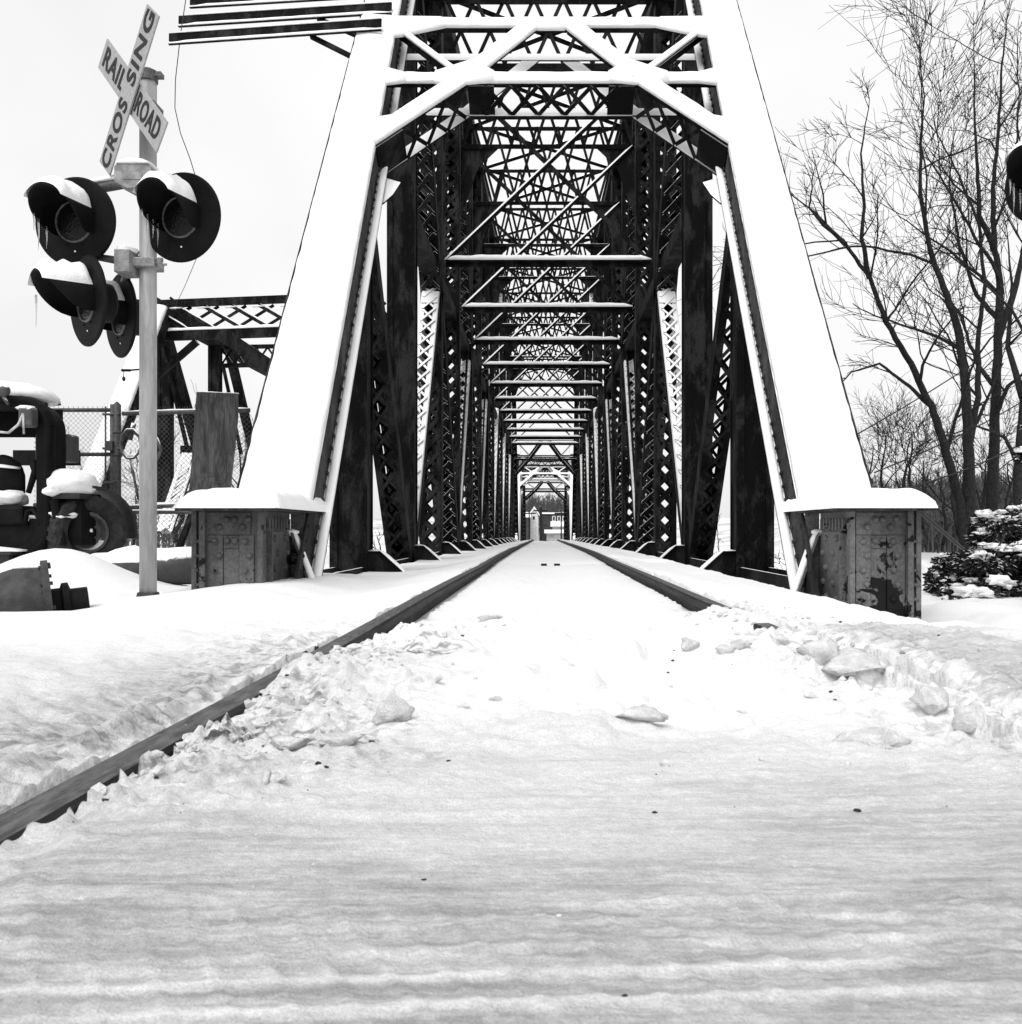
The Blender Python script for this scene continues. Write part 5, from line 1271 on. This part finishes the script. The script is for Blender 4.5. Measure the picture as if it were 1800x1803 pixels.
house('white_house', 'white gabled house with one dark window in the middle distance', 934, 948, 908, 926, 145, 9, WHITEW, 1.1, True, wins=((938.5, 942, 909, 915),))
house('low_shed', 'low flat shed with snowy roof left of the white gabled house', 916, 931, 911, 924, 140, 8, BRICK, .9)
house('grey_garage', 'grey garage with wide door beyond the end of the bridge', 963, 1000, 939, 952, 112, 8, GREYW, .45, wins=(), door=(976, 990, 940, 952))
house('snowy_roof_house', 'house under a broad snow covered roof right of the utility pole', 974, 1003, 927, 940, 126, 8, GREYW, .75)
def upole(u, v0, v1, d, r, label):
    a, b = at(u, v1, d), at(u, v0, d); t = thing('utility_pole', label, 'utility pole', a, 'utility poles beyond the bridge'); m = MB(); m.tube([a - Vector((0, 0, 2)), b], [r, r * .7], 8); m.build('pole', BARK, t)
    m = MB(); m.bar(b + Vector((-.8, 0, -.4)), b + Vector((.8, 0, -.4)), .1, .12); m.build('crossarm', BARK, t)
upole(952.5, 893, 952, 105, .20, 'thickest dark utility pole, centre of the view through the bridge')
upole(932, 898, 952, 108, .10, 'thin utility pole left of the thick one beyond the bridge')
upole(988.5, 898, 952, 108, .10, 'thin utility pole right of the thick one beyond the bridge')

# ================================================================ SNOW LUMPS AND SMALL THINGS
def hull_lump(m, c, rad, seed, npts=14, amp=.22):
    rg = random.Random(seed); bm = bmesh.new()
    for i in range(npts):
        w = Vector((rg.gauss(0, 1), rg.gauss(0, 1), rg.gauss(0, 1))).normalized() * rg.uniform(.75, 1.15); bm.verts.new(w)
    r_ = bmesh.ops.convex_hull(bm, input=bm.verts); bmesh.ops.delete(bm, geom=[g for g in r_['geom_interior'] if isinstance(g, bmesh.types.BMVert)], context='VERTS')
    bmesh.ops.subdivide_edges(bm, edges=bm.edges, cuts=3 if npts > 11 else 1, use_grid_fill=True); bmesh.ops.triangulate(bm, faces=bm.faces)
    for k in range(1): bmesh.ops.smooth_vert(bm, verts=bm.verts, factor=.3, use_axis_x=True, use_axis_y=True, use_axis_z=True)
    bm.verts.index_update(); vs = []
    for v in bm.verts:
        p = v.co * (1 + amp * mnoise.fractal(v.co * 2.6 + Vector((seed, 2, 5)), .55, 2.3, 5)); vs.append(Vector(c) + Vector((p.x * rad[0], p.y * rad[1], p.z * rad[2])))
    m.add(vs, [tuple(v.index for v in f.verts) for f in bm.faces]); bm.free()
def chunk(u, v, size, seed, label, d=None, sq=(1, 1, .8), rough=.5, mat=SNOW_CHUNK):
    # find the ground under the picture point
    d = 1.0; p = at(u, v, d)
    for k in range(400):
        p = at(u, v, d)
        if p.z <= gzf(p.x, p.y): break
        d *= 1.01
    m = MB(); hull_lump(m, (p.x, p.y, p.z + size * .30 * sq[2]), (size * sq[0], size * sq[1], size * sq[2]), seed)
    return tag(m.build('snow_lump', mat, smooth=True), label, 'snow lump', 'loose lumps of snow')
chunk(692, 1262, .040, 3, 'upright angular snow lump standing alone right of the left rail')
chunk(1128, 1268, .034, 5, 'low snow lump with a dirty left face in the centre foreground', sq=(1.5, 1, .6))
chunk(1217, 1140, .034, 7, 'small square snow lump alone right of the bed centre')
chunk(1278, 1150, .034, 9, 'left one of two touching snow lumps near the right rail', sq=(1, 1, .6))
chunk(1304, 1143, .032, 11, 'right one of two touching snow lumps near the right rail')
chunk(1440, 1160, .060, 13, 'grey snow lump below the bare piece of right rail')
chunk(1490, 1180, .080, 15, 'largest snow lump in the row along the buried right rail', sq=(1.2, 1, .55))
chunk(1537, 1210, .055, 17, 'dirty angular snow lump in the middle of the row along the right rail')
chunk(1640, 1248, .048, 19, 'rounded grey snow lump near the right end of the row')
chunk(1715, 1275, .050, 21, 'snow lump with dark specks where the rail leaves the right side', sq=(1.1, 1, .6))
chunk(1535, 1310, .045, 23, 'long low snow mound with a dark hollow at right foreground', sq=(1.6, 1, .5))
chunk(1372, 1130, .030, 25, 'snow lump left of the bare piece of right rail')
chunk(512, 1313, .026, 29, 'flat dirty snow lump nearest the left rail', sq=(1.4, 1, .55))
chunk(590, 1308, .034, 31, 'long pale snow lump beside the dirty one near the left rail', sq=(1.5, 1, .4))
chunk(860, 1090, .05, 33, 'pile of soft snow lumps right of the left rail near the bridge', sq=(1.5, 1, .6))
chunk(470, 1378, .014, 35, 'tiny upright snow lump near the bottom of the left rail', sq=(.6, .6, 1.2))
# crumbs of snow and grit, uncountable
cr_ = MB(); gr_ = MB(); rg = random.Random(5)
for i in range(520):
    y = rg.uniform(1.2, 4.2); side_ = rg.random()
    if side_ < .5: x = CX - .70 + abs(rg.gauss(0, .16))
    elif side_ < .85: x = CX + .74 + rg.gauss(-.03, .10)
    else: x = CX + rg.uniform(-.6, 1.2)
    z = gzf(x, y)
    if z < -.06 and y < 4: continue
    s_ = .004 + .016 * rg.random() ** 2.5
    hull_lump(cr_, (x, y, z + s_ * .25), (s_ * rg.uniform(.8, 1.5), s_, s_ * .75), i, 10) if s_ > .010 else cr_.blob((x, y, z + s_ * .3), (s_ * rg.uniform(.8, 1.4), s_, s_ * .8), i, .5, 1)
for i in range(150):
    y = .8 + 1.1 * rg.random() ** 1.4; x = CX + rg.uniform(-.66, .9) * min(1.0, y / 1.5 + .25); s_ = .0008 + .0016 * rg.random() ** 3; cr_.blob((x, y, gzf(x, y) + s_ * .3), (s_ * rg.uniform(.8, 1.6), s_, s_ * .7), i, .5, 1)
tag(cr_.build('snow_crumbs', SNOW_CHUNK), 'crumbs of broken snow strewn along both rails', 'snow crumbs', kind='stuff')
for i in range(120):
    y = 1.1 + 3.2 * rg.random() ** 1.3; x = CX + rg.uniform(-.72, 1.3) * min(1.0, y / 1.6 + .35); x = x if rg.random() < .5 else CX - .68 + abs(rg.gauss(0, .14))
    s_ = (.0008 + .0022 * rg.random() ** 4) * (1 + .3 * y); gr_.blob((x, y, gzf(x, y) + s_ * .2), (s_ * 1.3, s_, s_ * .7), i, .4, 1)
tag(gr_.build('grit', simple('dark grit', .02, .05, 30, .9)), 'dark grit and bits of ballast scattered on the snow', 'grit', kind='stuff')
for (u, v, s_, lab) in ((1510, 1430, .0045, 'dark pebble on the grey packed snow right of centre'), (1153, 1434, .004, 'dark pebble on packed snow near the centre'), (747, 1553, .0036, 'flat dark pebble left of centre on packed snow'), (818, 1523, .003, 'tiny dark pebble above the flat one left of centre'), (1745, 1523, .003, 'dark pebble near the right edge of packed snow'), (1100, 1757, .0026, 'dark pebble in the tyre marks at the bottom')):
    d = .5; p = at(u, v, d)
    while p.z > gzf(p.x, p.y): d *= 1.01; p = at(u, v, d)
    m = MB(); m.blob((p.x, p.y, p.z + s_ * .4), (s_ * 1.0, s_ * .8, s_ * .5), int(u), .5, 2); tag(m.build('pebble', INK), lab, 'pebble', 'pebbles on the packed snow')
m = MB(); a_ = at(622, 1136, 2.9); a_.z = min(a_.z, gzf(a_.x, a_.y)) - .01; m.tube([a_, a_ + Vector((-.004, 0, .05)), a_ + Vector((-.010, 0, .085))], [.004, .0035, .001], 6); m.tube([a_ + Vector((.004, 0, .0)), a_ + Vector((-.009, 0, .084))], [.003, .001], 6)
tag(m.build('dry_stalk', BARK), 'dark dry stalk sticking up beside the left rail', 'stalk')
for u in (958, 981):
    a_ = at(u, 994, 11.8); m = MB(); m.box((a_.x, a_.y, a_.z - .02), (.075, .15, .06)); tag(m.build('exposed_tie', BARK), ('left' if u < 970 else 'right') + ' one of two dark tie ends showing through snow between the rails', 'tie', 'tie ends between the rails')
